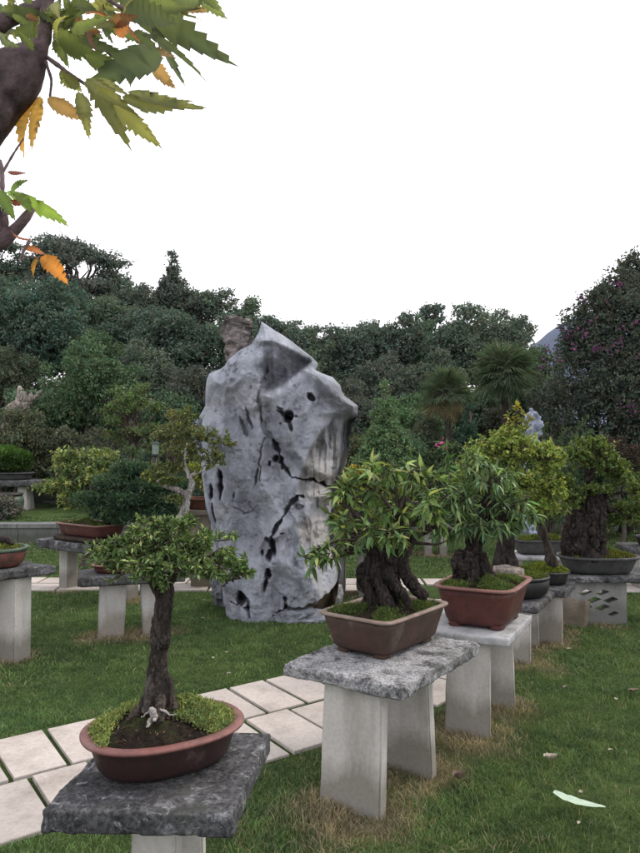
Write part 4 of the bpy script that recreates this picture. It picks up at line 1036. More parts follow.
# --- yellow green bonsai behind it, round dark pot
def yellow_bonsai():
    c = (1.42, 5.10); u, v = (1, 0), (0, 1); z0 = 0.401; Y = 5.08; k = Y / F_PX
    r = bonsai('tall yellow green bonsai in the round black pot behind the red pot', (c[0], c[1], z0))
    pot(r, c, u, v, (0.245, 0.21), z0, 0.15, 'pot_dark', 'pot_dark', 2.3, 0.012, 0.02, 0.03, 0, 0.02)
    soil_dome(r, c, u, v, (0.23, 0.195), z0 + 0.13, 0.05, 2.3, 15, 1600, (0.11, 0.15, 0.035), (0.012, 0.024), None, 0.5)
    p = lambda x, y, d=0.0: W(x, y, Y + d)
    S = [([p(506, 590), p(504, 565), p(506, 540), p(508, 518), p(510, 495)], [17 * k, 12 * k, 10 * k, 9 * k, 7 * k]), ([p(520, 590, -.03), p(514, 570, -.02), p(508, 550)], [8 * k, 9 * k, 8 * k]), ([p(494, 592, -.03), p(498, 570, -.02), p(504, 545)], [9 * k, 8 * k, 7 * k]), ([p(510, 505), p(490, 485), p(478, 478)], [6 * k, 4 * k, 2 * k]), ([p(510, 500), p(530, 482), p(545, 478)], [6 * k, 4 * k, 2 * k]), ([p(510, 500), p(512, 470), p(512, 445)], [6 * k, 4 * k, 2 * k])]
    gnarl(S, 0.011, 0.010, 16, 'trunk', 'bark_dark', r, 24)
    m = MB(); q = p(507, 572, -.10); m.tube([q + V3(-0.1, 0, 0.01), q, q + V3(0.12, 0, -0.01)], [0.035, 0.05, 0.035], 10); V, N, Fs = remesh(m, 0.008); V = V + N * (0.012 * fbm(V * 25, 3, 3))[:, None]; obj_np('root', V, Fs, MAT['driftwood'], r)
    blobs = [(p(512, 450, 0), (0.22, 0.22, 0.14), 120), (p(508, 436, 0.05), (0.13, 0.14, 0.07), 44), (p(484, 460, 0.05), (0.20, 0.2, 0.14), 95), (p(541, 460, -.02), (0.18, 0.2, 0.13), 95), (p(470, 478, 0.05), (0.13, 0.16, 0.1), 40), (p(549, 492, -.05), (0.12, 0.16, 0.13), 60), (p(515, 485, -.1), (0.25, 0.18, 0.12), 90), (p(476, 490, 0.05), (0.14, 0.16, 0.12), 40), (p(534, 510, -.05), (0.18, 0.15, 0.09), 60)]
    foliage(r, blobs, 'oval', (0.022, 0.042), (0.175, 0.245, 0.065), (0.33, 0.39, 0.11), 0.3, 24, None, 'bark_mid', droop=0.15, up=0.3, leafs=16, twig_r=0.002)
    m = MB(); L = MB(); rng = np.random.default_rng(9)
    for x, y in ((516, 404), (523, 412), (508, 414), (530, 416)):
        a, b_ = p(515 + (x - 515) * 0.5, 440), p(x, y); m.tube([a, (a + b_) / 2, b_], [0.004, 0.003, 0.002], 4)
        t = rng.uniform(0.35, 1, 26); put_leaves(L, TL['oval'], a + (b_ - a) * t[:, None], rdir(26, rng, 0.3), rng.normal(size=(26, 3)) + V3(0, 0, 1), rng.uniform(0.03, 0.05, 26), col_mix(26, rng, (0.32, 0.30, 0.06), 0.2, (0.16, 0.2, 0.05), 0.4))
    m.build('shoot', MAT['bark_mid'], r); L.build('shoot_leaves', MAT['leaf'], r, smooth=False)
yellow_bonsai()

def moss_bonsai():
    Y = 5.38; q = G(548, 585, 0.40); c = (q[0] + 0.02, q[1] + 0.1); z0 = 0.401; k = Y / F_PX
    r = bonsai('thin leaning pale trunk bonsai in a shallow black pot heaped with bright moss', (c[0], c[1], z0))
    pot(r, c, (1, 0), (0, 1), (0.165, 0.15), z0, 0.10, 'pot_dark', 'pot_dark', 2.5, 0.012, 0.016, 0.02)
    soil_dome(r, c, (1, 0), (0, 1), (0.155, 0.14), z0 + 0.088, 0.05, 2.5, 18, 1300, (0.17, 0.22, 0.045), (0.012, 0.024), None, 0.9)
    p = lambda x, y, d=0.0: W(x, y, Y + d)
    gnarl([([p(551, 566), p(549, 550), p(544, 535), p(541, 520), p(545, 508)], [6 * k, 5 * k, 4.5 * k, 4 * k, 3 * k]), ([p(556, 567, -.02), p(552, 555, -.01), p(547, 542)], [3.5 * k, 4 * k, 3 * k])], 0.008, 0.005, 17, 'trunk', 'bark_mid', r, 26)
    foliage(r, [(p(548, 500, 0), (0.16, 0.16, 0.09), 40), (p(535, 515, 0), (0.1, 0.12, 0.07), 18), (p(560, 512, 0), (0.10, 0.12, 0.07), 20)], 'lance', (0.03, 0.055), (0.09, 0.14, 0.05), (0.20, 0.24, 0.09), 0.22, 25, None, droop=0.3, leafs=11)
moss_bonsai()

def bench_bonsai():
    Y = 5.98; c = (2.40, 6.0); z0 = 0.401; k = Y / F_PX
    r = bonsai('massive dark stump bonsai with cloud pruned crown in the wide grey oval pot', (c[0], c[1], z0))
    pot(r, c, (1, -0.03), (0.03, 1), (0.325, 0.20), z0, 0.15, 'pot_grey', 'pot_grey', 2.6, 0.018, 0.022, 0.06, 0, 0.0)
    soil_dome(r, c, (1, -0.03), (0.03, 1), (0.31, 0.185), z0 + 0.135, 0.035, 2.6, 20, 1500, (0.12, 0.135, 0.03), (0.012, 0.026), None, 0.3)
    p = lambda x, y, d=0.0: W(x, y, Y + d)
    S = [([p(586, 560), p(586, 540), p(588, 520), p(590, 500), p(590, 480), p(590, 462)], [21 * k, 19 * k, 17 * k, 11 * k, 4 * k, 3 * k]), ([p(572, 560, -.03), p(573, 540, -.04), p(576, 522, -.03), p(575, 508)], [10 * k, 11 * k, 10 * k, 6 * k]), ([p(600, 560, -.04), p(599, 540, -.05), p(597, 518, -.03), p(602, 500)], [9 * k, 10 * k, 10 * k, 6 * k]), ([p(586, 562, -.09), p(587, 545, -.08), p(588, 525, -.05)], [8 * k, 9 * k, 8 * k]), ([p(608, 562), p(600, 555), p(594, 545)], [5 * k, 7 * k, 8 * k]), ([p(592, 502), p(610, 494), p(628, 492)], [6 * k, 4 * k, 2 * k]), ([p(588, 500), p(570, 488), p(556, 486)], [6 * k, 4 * k, 2 * k]), ([p(602, 505), p(620, 515), p(632, 518)], [4 * k, 3 * k, 2 * k])]
    gnarl(S, 0.0085, 0.030, 19, 'trunk', 'bark_dark', r, 14, 0.86)
    blobs = [(p(592, 452, 0), (0.24, 0.22, 0.13), 80), (p(578, 460, -.05), (0.14, 0.15, 0.09), 36), (p(612, 468, 0), (0.17, 0.2, 0.11), 50), (p(625, 480, -.05), (0.14, 0.18, 0.09), 36), (p(562, 486, -.05), (0.14, 0.16, 0.10), 40), (p(572, 502, -.1), (0.12, 0.12, 0.08), 26), (p(630, 512, -.02), (0.16, 0.18, 0.10), 44), (p(612, 520, 0.05), (0.14, 0.12, 0.10), 34), (p(640, 495, 0), (0.12, 0.16, 0.10), 30), (p(598, 490, -.1), (0.16, 0.12, 0.05), 26)]
    foliage(r, blobs, 'oval', (0.022, 0.042), (0.10, 0.155, 0.05), (0.22, 0.26, 0.07), 0.18, 26, None, 'bark_dark', droop=0.1, up=0.5, leafs=24)
bench_bonsai()

# --- left hand pots
def edge_bonsai():
    c = (-2.37, 4.86); z0 = 0.651; Y = 4.86
    r = bonsai('bonsai in a glazed reddish brown pot with green rim cut by the left edge', (c[0], c[1], z0))
    pot(r, c, (1, 0), (0, 1), (0.30, 0.20), z0, 0.135, 'pot_glaze', 'pot_greenrim', 2.3, 0.014, 0.022, 0.04, 0, 0.012)
    soil_dome(r, c, (1, 0), (0, 1), (0.285, 0.185), z0 + 0.12, 0.035, 2.3, 23, 900, (0.12, 0.15, 0.04), (0.01, 0.022), None, 0.6)
    p = lambda x, y, d=0.0: W(x, y, Y + d); k = Y / F_PX
    gnarl([([p(-8, 550), p(-14, 535), p(-24, 515), p(-30, 490)], [7 * k, 6 * k, 5 * k, 3 * k]), ([p(14, 544, -.02), p(5, 539), p(-8, 540)], [2.5 * k, 4 * k, 5 * k])], 0.009, 0.006, 21, 'trunk', 'bark_dark', r, 24)
    foliage(r, [(p(-35, 480), (0.16, 0.2, 0.09), 40), (p(-45, 505), (0.13, 0.16, 0.08), 30)], 'small', (0.02, 0.04), (0.06, 0.1, 0.03), (0.12, 0.16, 0.05), 0.2, 27, None, droop=0.1, leafs=14)
edge_bonsai()

def deadwood_bonsai():
    c = (-1.58, 5.50); z0 = 0.501; Y = 5.52; k = Y / F_PX
    r = bonsai('leaning bonsai with bleached forked trunk in a shallow red tray left of the rock', (c[0], c[1], z0))
    pot(r, c, (1, 0.2), (-0.2, 1), (0.21, 0.14), z0, 0.07, 'pot_red', 'rim_redbrown', 2.6, 0.014, 0.016, 0.02)
    soil_dome(r, c, (1, 0.2), (-0.2, 1), (0.2, 0.13), z0 + 0.058, 0.03, 2.6, 26, 700, (0.1, 0.14, 0.04), (0.012, 0.022), None, 0.3)
    p = lambda x, y, d=0.0: W(x, y, Y + d)
    S = [([p(150, 568), p(160, 548), p(172, 530), p(182, 516), p(187, 502), p(186, 492)], [7 * k, 6 * k, 5.5 * k, 6 * k, 5 * k, 5 * k]), ([p(187, 494), p(178, 490, -.03), p(166, 487, -.05), p(157, 481, -.06)], [5 * k, 4.5 * k, 3 * k, 1.8 * k]), ([p(187, 496), p(193, 484), p(190, 476), p(200, 471)], [5 * k, 4 * k, 2.5 * k, 1.5 * k]), ([p(190, 478), p(184, 462), p(188, 440)], [3 * k, 2.4 * k, 1.4 * k])]
    gnarl(S, 0.006, 0.010, 23, 'trunk', 'deadwood', r, 24, 0.72)
    blobs = [(p(185, 455), (0.18, 0.18, 0.11), 34), (p(200, 440, -.05), (0.15, 0.16, 0.12), 30), (p(180, 430), (0.14, 0.16, 0.10), 26), (p(165, 470), (0.12, 0.14, 0.06), 20), (p(210, 462, -.15), (0.14, 0.12, 0.10), 24), (p(222, 445, -.2), (0.09, 0.08, 0.10), 12), (p(150, 478, -.05), (0.09, 0.1, 0.05), 12), (p(190, 415, 0.05), (0.09, 0.12, 0.06), 14), (p(175, 500, -.08), (0.10, 0.06, 0.04), 12), (p(170, 482, -.1), (0.10, 0.06, 0.04), 12)]
    foliage(r, blobs, 'oval', (0.024, 0.042), (0.10, 0.13, 0.05), (0.21, 0.22, 0.07), 0.22, 28, None, 'bark_mid', droop=0.15, leafs=16)
deadwood_bonsai()

def pine_bonsai():
    c = (-2.33, 7.05); z0 = 0.531; Y = 7.05; k = Y / F_PX
    r = bonsai('dark green spreading pine bonsai in a long reddish brown pot on a black stand', (c[0], c[1], z0))
    m = MB(); loft(m, (c[0] - 0.05, c[1]), (0.83, -0.55), (0.55, 0.83), (0.40, 0.17), [(-0.03, z0), (0, z0 + 0.015), (0, z0 + 0.04), (-0.02, z0 + 0.05)], 4, 40, True); m.build('stand', MAT['wood_base'], r)
    pot(r, c, (0.83, -0.55), (0.55, 0.83), (0.34, 0.19), z0 + 0.051, 0.13, 'pot_red', 'rim_redbrown', 7, 0.016, 0.016, 0.04)
    soil_dome(r, c, (0.83, -0.55), (0.55, 0.83), (0.325, 0.175), z0 + 0.16, 0.03, 7, 28, 700, (0.07, 0.1, 0.03), (0.012, 0.024), None, 0.2)
    p = lambda x, y, d=0.0: W(x, y, Y + d)
    gnarl([([p(108, 524), p(118, 512), p(132, 505), p(140, 492), p(135, 478)], [9 * k, 8 * k, 6.5 * k, 5 * k, 3 * k]), ([p(120, 511), p(105, 503), p(92, 505)], [5 * k, 3 * k, 2 * k]), ([p(135, 503), p(155, 505), p(172, 510)], [5 * k, 3 * k, 2 * k])], 0.012, 0.010, 24, 'trunk', 'bark_dark', r, 22)
    rng = np.random.default_rng(31); L = MB(); B = MB()
    for (x, y, d, rx, rz, n) in ((132, 470, 0, .18, .05, 420), (114, 482, -.05, .2, .05, 450), (150, 486, -.05, .22, .05, 520), (94, 500, -.1, .2, .05, 420), (130, 500, -.12, .25, .05, 520), (166, 500, -.05, .2, .06, 450), (150, 474, .1, .18, .05, 350), (176, 486, 0, .15, .06, 300), (125, 517, -.1, .2, .04, 300), (106, 512, -.15, .16, .035, 220), (160, 515, -.1, .2, .05, 320)):
        cc = p(x, y, d); P = cc + rdir(n, rng, 0.3) * V3(rx, rx * 0.8, rz) * rng.uniform(0.3, 1, (n, 1)) ** 0.5
        for kk in range(3):
            put_leaves(L, TUFT_N[kk], P[kk::3], rdir(len(P[kk::3]), rng, 0.7), rdir(len(P[kk::3]), rng), rng.uniform(0.06, 0.10, len(P[kk::3])), col_mix(len(P[kk::3]), rng, (0.050, 0.098, 0.058), 0.3, (0.10, 0.16, 0.08), 0.25))
        B.tube(wob(p(132, 500), cc, 6, 0.2, rng), np.linspace(0.018, 0.005, 6), 5)
    B.build('branch', MAT['bark_dark'], r); L.build('foliage', MAT['leaf'], r, smooth=False)
pine_bonsai()

def horn_bonsai():
    c = (1.30, 9.45); z0 = 0.401; Y = 9.45; k = Y / F_PX
    r = bonsai('far bonsai with a grey horn shaped fork seen through the centre crown', (c[0], c[1], z0))
    pot(r, c, (1, 0), (0, 1), (0.28, 0.17), z0, 0.13, 'pot_dark', 'pot_dark', 3, 0.014, 0.02, 0.03)
    p = lambda x, y, d=0.0: W(x, y, Y + d)
    gnarl([([p(415, 530), p(413, 518), p(412, 508), p(404, 497), p(396, 496)], [7 * k, 7 * k, 6 * k, 4 * k, 2 * k]), ([p(413, 510), p(418, 500), p(424, 492)], [6 * k, 4 * k, 2 * k])], 0.014, 0.01, 27, 'trunk', 'bark_far', r, 14)
    foliage(r, [(p(408, 472), (0.42, 0.3, 0.10), 50), (p(432, 492), (0.15, 0.2, 0.10), 18), (p(385, 490), (0.15, 0.2, 0.12), 18)], 'oval', (0.05, 0.08), (0.08, 0.12, 0.045), (0.12, 0.14, 0.04), 0.2, 33, None, leafs=10)
horn_bonsai()

def rock_side_bonsai():
    c = (0.33, 7.02); z0 = 0.501; Y = 7.0; k = Y / F_PX
    r = bonsai('yellow flowered bushy bonsai on the white legged table behind the rock', (c[0], c[1], z0))
    pot(r, c, (1, 0), (0, 1), (0.19, 0.15), z0, 0.10, 'pot_dark', 'pot_dark', 3, 0.014, 0.02, 0.03)
    p = lambda x, y, d=0.0: W(x, y, Y + d)
    gnarl([([p(362, 538), p(360, 520), p(366, 500), p(362, 485)], [6 * k, 5 * k, 4 * k, 2.5 * k]), ([p(361, 520), p(348, 505), p(345, 490)], [4 * k, 3 * k, 2 * k])], 0.011, 0.008, 28, 'trunk', 'bark_mid', r, 18)
    foliage(r, [(p(358, 485), (0.24, 0.22, 0.16), 70), (p(345, 505), (0.18, 0.2, 0.2), 50), (p(378, 495), (0.2, 0.2, 0.18), 50), (p(350, 530), (0.14, 0.16, 0.12), 30), (p(385, 520), (0.16, 0.16, 0.12), 30)], 'oval', (0.03, 0.055), (0.085, 0.11, 0.03), (0.24, 0.22, 0.05), 0.25, 34, None, leafs=11)
    rng = np.random.default_rng(12); n = 18
    for x, y in ((352, 468), (360, 472), (346, 476), (377, 468)):
        f = MB(); P = p(x, y, -.1) + rng.normal(size=(n, 3)) * V3(0.03, 0.03, 0.022)
        put_leaves(f, TL['oval'], P, rdir(n, rng, 0.4), rdir(n, rng, 0.5), 0.04, col_mix(n, rng, (0.50, 0.36, 0.05), 0.2)); f.build('flower', MAT['petal'], r, smooth=False)
rock_side_bonsai()

def trough_bonsai():
    c = (2.44, 7.68); z0 = 0.301; Y = 7.68; k = Y / F_PX
    r = bonsai('bonsai in a long dark grey trough on the far white slab table', (c[0], c[1], z0))
    pot(r, c, (1, 0), (0, 1), (0.27, 0.16), z0, 0.16, 'pot_grey', 'pot_grey', 6, 0.014, 0.022, 0.03)
    soil_dome(r, c, (1, 0), (0, 1), (0.255, 0.145), z0 + 0.145, 0.04, 6, 33, 600, (0.14, 0.18, 0.04), (0.015, 0.03), None, 0.6)
    p = lambda x, y, d=0.0: W(x, y, Y + d)
    gnarl([([p(542, 540), p(540, 520), p(545, 500)], [5 * k, 4 * k, 3 * k])], 0.012, 0.006, 30, 'trunk', 'bark_far', r, 16)
    foliage(r, [(p(545, 495), (0.35, 0.25, 0.16), 70), (p(528, 510), (0.2, 0.2, 0.12), 30), (p(565, 512), (0.2, 0.2, 0.12), 30)], 'oval', (0.035, 0.06), (0.09, 0.13, 0.035), (0.18, 0.2, 0.05), 0.25, 36, None, leafs=11)
trough_bonsai()

def edge_right_bonsai():
    c = (3.60, 7.28); z0 = 0.441
    r = bonsai('dark leaved bonsai on the pale table cut by the right edge', (c[0], c[1], z0)); Y = 7.28; k = Y / F_PX
    pot(r, c, (1, 0), (0, 1), (0.26, 0.17), z0, 0.10, 'pot_dark', 'pot_dark', 3, 0.014, 0.02, 0.03)
    p = lambda x, y, d=0.0: W(x, y, Y + d)
    gnarl([([p(660, 540), p(658, 525), p(662, 505)], [7 * k, 6 * k, 4 * k])], 0.012, 0.008, 31, 'trunk', 'bark_dark', r, 18)
    foliage(r, [(p(655, 505), (0.3, 0.25, 0.16), 60), (p(640, 520), (0.16, 0.2, 0.10), 26)], 'oval', (0.03, 0.055), (0.06, 0.09, 0.03), (0.16, 0.17, 0.04), 0.2, 37, None, leafs=11)
edge_right_bonsai()

def green_pine():
    c = (-6.0, 13.2); z0 = 0.841; Y = 13.2
    r = bonsai('bright green cushion pine in a dark tray on the raised lawn', (c[0], c[1], z0))
    pot(r, c, (1, 0), (0, 1), (0.50, 0.28), z0, 0.14, 'pot_grey', 'pot_grey', 3, 0.02, 0.03, 0.05)
    p = lambda x, y, d=0.0: W(x, y, Y + d); k = Y / F_PX; rng = np.random.default_rng(41)
    gnarl([([p(2, 476), p(0, 468), p(6, 460)], [6 * k, 5 * k, 4 * k])], 0.02, 0.01, 33, 'trunk', 'bark_dark', r, 12)
    L = MB()
    for x, y, rx, rz, n in ((0, 456, .42, .16, 1100), (16, 459, .28, .11, 700), (-12, 460, .35, .15, 700), (10, 467, .4, .07, 500)):
        P = p(x, y) + rdir(n, rng, 0.4) * V3(rx, rx, rz) * rng.uniform(0.4, 1, (n, 1)) ** 0.5
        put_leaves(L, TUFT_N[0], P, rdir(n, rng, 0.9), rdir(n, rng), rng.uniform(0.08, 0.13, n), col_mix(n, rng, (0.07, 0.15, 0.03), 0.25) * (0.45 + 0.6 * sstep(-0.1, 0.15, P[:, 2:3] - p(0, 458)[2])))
    L.build('foliage', MAT['leaf'], r, smooth=False)
green_pine()

def vat():
    q = W(6, 492, 12.0); r = MB(); z0 = ground_z(q[0], 12.0) * 1.0
    V = []; c = (q[0], 12.0)
    root = thing('garden_vat', 'squat dark green water vat below the far left slab table', 'vat', (c[0], c[1], float(z0)))
    m = MB(); loft(m, c, (1, 0), (0, 1), (0.30, 0.30), [(-0.10, z0 - 0.02), (-0.02, z0 + 0.1), (0.0, z0 + 0.25), (-0.04, z0 + 0.36), (-0.07, z0 + 0.36), (-0.08, z0 + 0.2)], 2, 40, True); m.build('body', MAT['pot_greenrim'], root)
    m = MB(); loft(m, c, (1, 0), (0, 1), (0.30, 0.30), [(-0.05, z0 + 0.355), (-0.02, z0 + 0.36), (-0.02, z0 + 0.39), (-0.06, z0 + 0.395), (-0.07, z0 + 0.35)], 2, 40); m.build('rim', MAT['pot_dark'], root)
vat()

# low terracotta planter beside the rock
def planter():
    q = W(205, 500, 7.4); c = (q[0], 7.4)
    t = thing('planter_pedestal', 'brown block pedestal half hidden behind the left flank of the rock', 'pedestal', (c[0], c[1], 0))
    m = MB(); m.box((c[0], c[1], 0.37), (0.13, 0, 0), (0, 0.13, 0), (0, 0, 0.40)); V, N, Fs = remesh(m, 0.02); V = V + N * (0.012 * fbm(V * 8, 3, 3))[:, None]; obj_np('shaft', V, Fs, MAT['block_stone'], t)
    m = MB(); m.box((c[0], c[1], 0.79), (0.17, 0, 0), (0, 0.17, 0), (0, 0, 0.03)); V, N, Fs = remesh(m, 0.016); V = V + N * (0.01 * fbm(V * 8, 3, 6))[:, None]; obj_np('capstone', V, Fs, MAT['block_stone'], t)
    r = thing('potted_shrub', 'yellow green shrub in a flat terracotta tray beside the rock', 'potted plant', (c[0], c[1], 0.815))
    pot(r, c, (1, 0), (0, 1), (0.20, 0.16), 0.816, 0.12, 'tray_terracotta', 'tray_terracotta', 5, 0.016, 0.02, 0.03)
    p = lambda x, y, d=0.0: W(x, y, 7.4 + d)
    foliage(r, [(p(203, 480), (0.16, 0.16, 0.13), 50), (p(198, 470), (0.12, 0.14, 0.1), 24)], 'oval', (0.03, 0.055), (0.20, 0.24, 0.05), (0.30, 0.30, 0.06), 0.3, 43, None, leafs=11)
planter()

def lamp():
    q = W(155.5, 449, 10.0); gz = float(ground_z(q[0], 10.0))
    r = thing('garden_lamp', 'slim garden lamp post with a pale glass box head among the bushes', 'lamp', (q[0], 10.0, gz))
    m = MB(); m.tube([(q[0], 10, gz), (q[0], 10, q[2] - 0.09)], 0.022, 10); m.build('post', MAT['lamp_metal'], r)
    m = MB(); m.box((q[0], 10, q[2]), (0.04, 0, 0), (0, 0.04, 0), (0, 0, 0.075)); m.build('glass', MAT['lamp_glass'], r, smooth=False)
    m = MB(); m.hexa([(q[0] + sx * a, 10 + sy * a, q[2] + z) for z, a in ((0.076, 0.06), (0.11, 0.025)) for sx, sy in ((-1, -1), (1, -1), (1, 1), (-1, 1))]); m.build('cap', MAT['lamp_metal'], r, smooth=False)
    m = MB(); m.box((q[0], 10, q[2] - 0.085), (0.045, 0, 0), (0, 0.045, 0), (0, 0, 0.009)); m.build('bracket', MAT['lamp_metal'], r, smooth=False)
lamp()

# ================================================================== TREES AND SHRUBS BEYOND
def crown_np(lobes, size, dens, base, alt, palt, rng, tmpl=TUFT, var=0.14, shell=0.55, up=0.15, shade=0.5):
    """leaf tufts through the volume of several lobes; thinner towards the outline"""
    L = MB()
    zc = np.mean([l[0][2] for l in lobes]); 
    for c, r in lobes:
        c = np.asarray(c, float); r = np.broadcast_to(np.asarray(r, float), (3,))
        n = max(20, int(0.8 * dens * (r[0] * r[2] + r[0] * r[1]) / size ** 2))
        d = rdir(n, rng, up); rad = rng.uniform(shell, 1.0, n) ** 0.8
        lump = 1 + 0.26 * fbm(d * 2.6 + c * 1.7, 3, 5)
        P = c + d * r * (rad * lump)[:, None]
        keep = fbm(P / (r.mean() * 0.42), 3, 8) > -0.28
        P = P[keep]; d = d[keep]; rad = rad[keep]; n = len(P)
        C = col_mix(n, rng, base, var, alt, palt)
        C *= (1 - shade * (1 - rad))[:, None]  # shade inside the crown painted in: inner tufts get darker colour
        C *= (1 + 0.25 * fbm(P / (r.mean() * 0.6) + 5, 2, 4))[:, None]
        S = size * rng.uniform(0.7, 1.35, n)
        for k, t in enumerate(tmpl):
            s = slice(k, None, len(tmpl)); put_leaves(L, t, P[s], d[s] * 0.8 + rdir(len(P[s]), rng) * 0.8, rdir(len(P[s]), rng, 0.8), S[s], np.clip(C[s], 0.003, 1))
    return L

def haze(c, Y):  # air haze blended into the base colour, stronger with distance
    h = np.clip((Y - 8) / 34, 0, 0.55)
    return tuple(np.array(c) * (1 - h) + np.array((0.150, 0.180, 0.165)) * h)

def tree(name, label, x, top, wpx, hpx, Y, base, alt=None, palt=0.2, form='round', size=None, dens=13, seed=0, cat='tree', group='trees and shrubs on the slope', lobes_n=9, trunk_r=None, mat='far_leaf', trunk_m='bark_far', tmpl=TUFT, shell=0.5):
    rng = np.random.default_rng(1000 + seed); k = Y / F_PX
    p = lambda px, py, d=0.0: W(px, py, Y + d)
    if form == 'round': top -= 0.045 * hpx; hpx *= 1.05
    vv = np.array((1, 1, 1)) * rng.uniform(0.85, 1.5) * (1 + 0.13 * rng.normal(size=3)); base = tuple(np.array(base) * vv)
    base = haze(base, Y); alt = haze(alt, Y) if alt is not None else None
    b0 = p(x, top); gx = b0[0]; gz = float(ground_z(gx, Y))
    r = thing(name, label, cat, (gx, Y, gz), group)
    w, h = wpx * k / 2, hpx * k / 2
    size = size or max(0.045, 5.2 * k)
    c0 = p(x, top + hpx / 2)
    lobes = []; limbs = []
    if form == 'round':
        lobes.append((c0, (w * 0.70, w * 0.62, h * 0.74)))
        for i in range(lobes_n):
            a = rng.uniform(0, 2 * math.pi); e = rng.uniform(-0.75, 1.0)
            d = V3(math.cos(a) * (1 - abs(e) * 0.55), math.sin(a) * (1 - abs(e) * 0.55), e)
            s = rng.uniform(0.30, 0.46)
            lobes.append((c0 + d * V3(w * (1 - s * 0.9), w * 0.6, h * (1 - s * 0.95)), (w * s * 1.05, w * s, min(h, w) * s * 0.85)))
        for i in range(16):
            a = rng.uniform(0, 2 * math.pi); e = rng.uniform(-0.5, 1.0); cr = math.sqrt(max(0.02, 1 - e * e)); s = rng.uniform(0.13, 0.22)
            lobes.append((c0 + V3(math.cos(a) * cr * w * 0.92, math.sin(a) * cr * w * 0.75, e * h * 0.92), (w * s * 1.2, w * s, min(h, w) * s * 0.75)))
    elif form == 'airy':
        for i in range(lobes_n):
            a = rng.uniform(0, 2 * math.pi); e = rng.uniform(-0.8, 0.95)
            d = V3(math.cos(a), math.sin(a), 0) * math.sqrt(rng.uniform(0.1, 1)) * (1 - 0.5 * max(0, e)) + V3(0, 0, e)
            s = rng.uniform(0.14, 0.24)
            lobes.append((c0 + d * V3(w * (1 - s), w * 0.5, h * (1 - s * 0.7)), (w * s * 1.3, w * s, w * s * 0.45)))
    elif form == 'cone':
        m = lobes_n
        for i in range(m):
            t = (i + 0.5) / m; nn = 1 if i > m - 3 else 3 + (m - i) // 2
            for j in range(nn):
                a = rng.uniform(0, 2 * math.pi); rr = w * (1 - t) * rng.uniform(0.45, 0.75)
                s = max(0.10, 0.42 * (1 - t)) * w
                lobes.append((V3(c0[0] + math.cos(a) * rr, Y + math.sin(a) * rr, c0[2] - h + 2 * h * t), (s * 1.15, s * 1.15, max(s * 0.55, h / m * 0.9))))
    elif form == 'column':
        for i in range(lobes_n):
            t = (i + 0.5) / lobes_n
            lobes.append((V3(c0[0] + rng.normal() * w * 0.22, Y + rng.normal() * w * 0.2, c0[2] - h + 2 * h * t), (w * (0.9 - 0.5 * t), w * 0.7, h / lobes_n * 1.5)))
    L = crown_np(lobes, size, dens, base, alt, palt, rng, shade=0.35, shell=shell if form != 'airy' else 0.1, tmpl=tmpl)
    tr = trunk_r or max(0.03, w * 0.07)
    m = MB(); b = V3(gx, Y, gz - 0.1); fork = V3(gx + rng.normal() * w * 0.1, Y, c0[2] - h * 0.45)
    if form in ('cone', 'column'): fork = V3(gx, Y, c0[2] + h * 0.8)
    if fork[2] < gz + 0.2: fork[2] = gz + 0.25
    m.tube(wob(b, fork, 9, 0.12 if form != 'cone' else 0.01, rng), np.linspace(tr * 1.3, tr * 0.6, 9), 8); m.build('trunk', MAT[trunk_m], r)
    B = MB()
    for c, rr in lobes[: {'airy': 70, 'cone': 34}.get(form, 26)]:
        st = fork if form not in ('cone', 'column') else V3(gx, Y, min(c[2], fork[2]) - 0.05)
        B.tube(wob(st, c, 7, 0.22 if form != 'cone' else 0.03, rng), np.linspace(tr * 0.5, tr * 0.1, 7) * (0.5 if form == 'cone' else 1), 5, cap=False)
        if form == 'airy':
            for _ in range(3): B.tube(wob(c, c + rng.normal(size=3) * rr, 4, 0.2, rng), np.linspace(tr * 0.12, tr * 0.04, 4), 4, cap=False)
    B.build('branch', MAT[trunk_m], r)
    L.build('crown', MAT[mat], r, smooth=False)
    return r

DG, MG, BLG, OL, YG = (0.076, 0.112, 0.066), (0.11, 0.165, 0.072), (0.078, 0.114, 0.074), (0.062, 0.075, 0.032), (0.105, 0.13, 0.04)
tree('tall_tree', 'tall airy see through tree on the left skyline with pale limbs showing', 80, 230, 140, 106, 27, DG, None, 0, 'airy', dens=8, seed=1, lobes_n=64, trunk_r=0.16)
tree('tall_tree', 'loose dark tree in the corner behind the orange leaves at the left edge', 4, 236, 110, 90, 27, DG, None, 0, 'airy', dens=9, seed=2, lobes_n=50, trunk_r=0.16)
tree('conifer_tree', 'pointed dark conifer standing out of the left skyline', 172, 250, 70, 90, 26, BLG, None, 0, 'cone', dens=20, seed=3, lobes_n=12, trunk_r=0.05)
tree('hill_tree', 'small round tree just right of the pointed conifer on the skyline', 208, 288, 66, 60, 26, DG, MG, 0.15, seed=4)
tree('hill_tree', 'low dark tree on the skyline just left of the pointed conifer', 140, 285, 56, 60, 25, DG, MG, 0.1, seed=5)
tree('hill_tree', 'broad dark blue green tree filling the slope at the far left below the airy tree', 36, 276, 150, 120, 19, BLG, DG, 0.3, seed=6, lobes_n=14)
tree('hill_tree', 'wide layered tree on the slope below the conifer', 165, 312, 130, 120, 20, BLG, DG, 0.3, seed=7, lobes_n=13)
tree('hill_tree', 'dark tree on the slope close behind the left shoulder of the rock', 225, 318, 100, 120, 20.5, BLG, DG, 0.3, seed=8, lobes_n=11)
tree('hill_tree', 'bright mid green bushy tree standing left in front of the dark slope', 92, 338, 100, 112, 15.5, (0.082, 0.155, 0.07), (0.10, 0.18, 0.08), 0.3, seed=9, lobes_n=12)
tree('hill_tree', 'dark tree at the left edge behind the dead stump', 5, 350, 90, 100, 17, DG, OL, 0.25, seed=10)
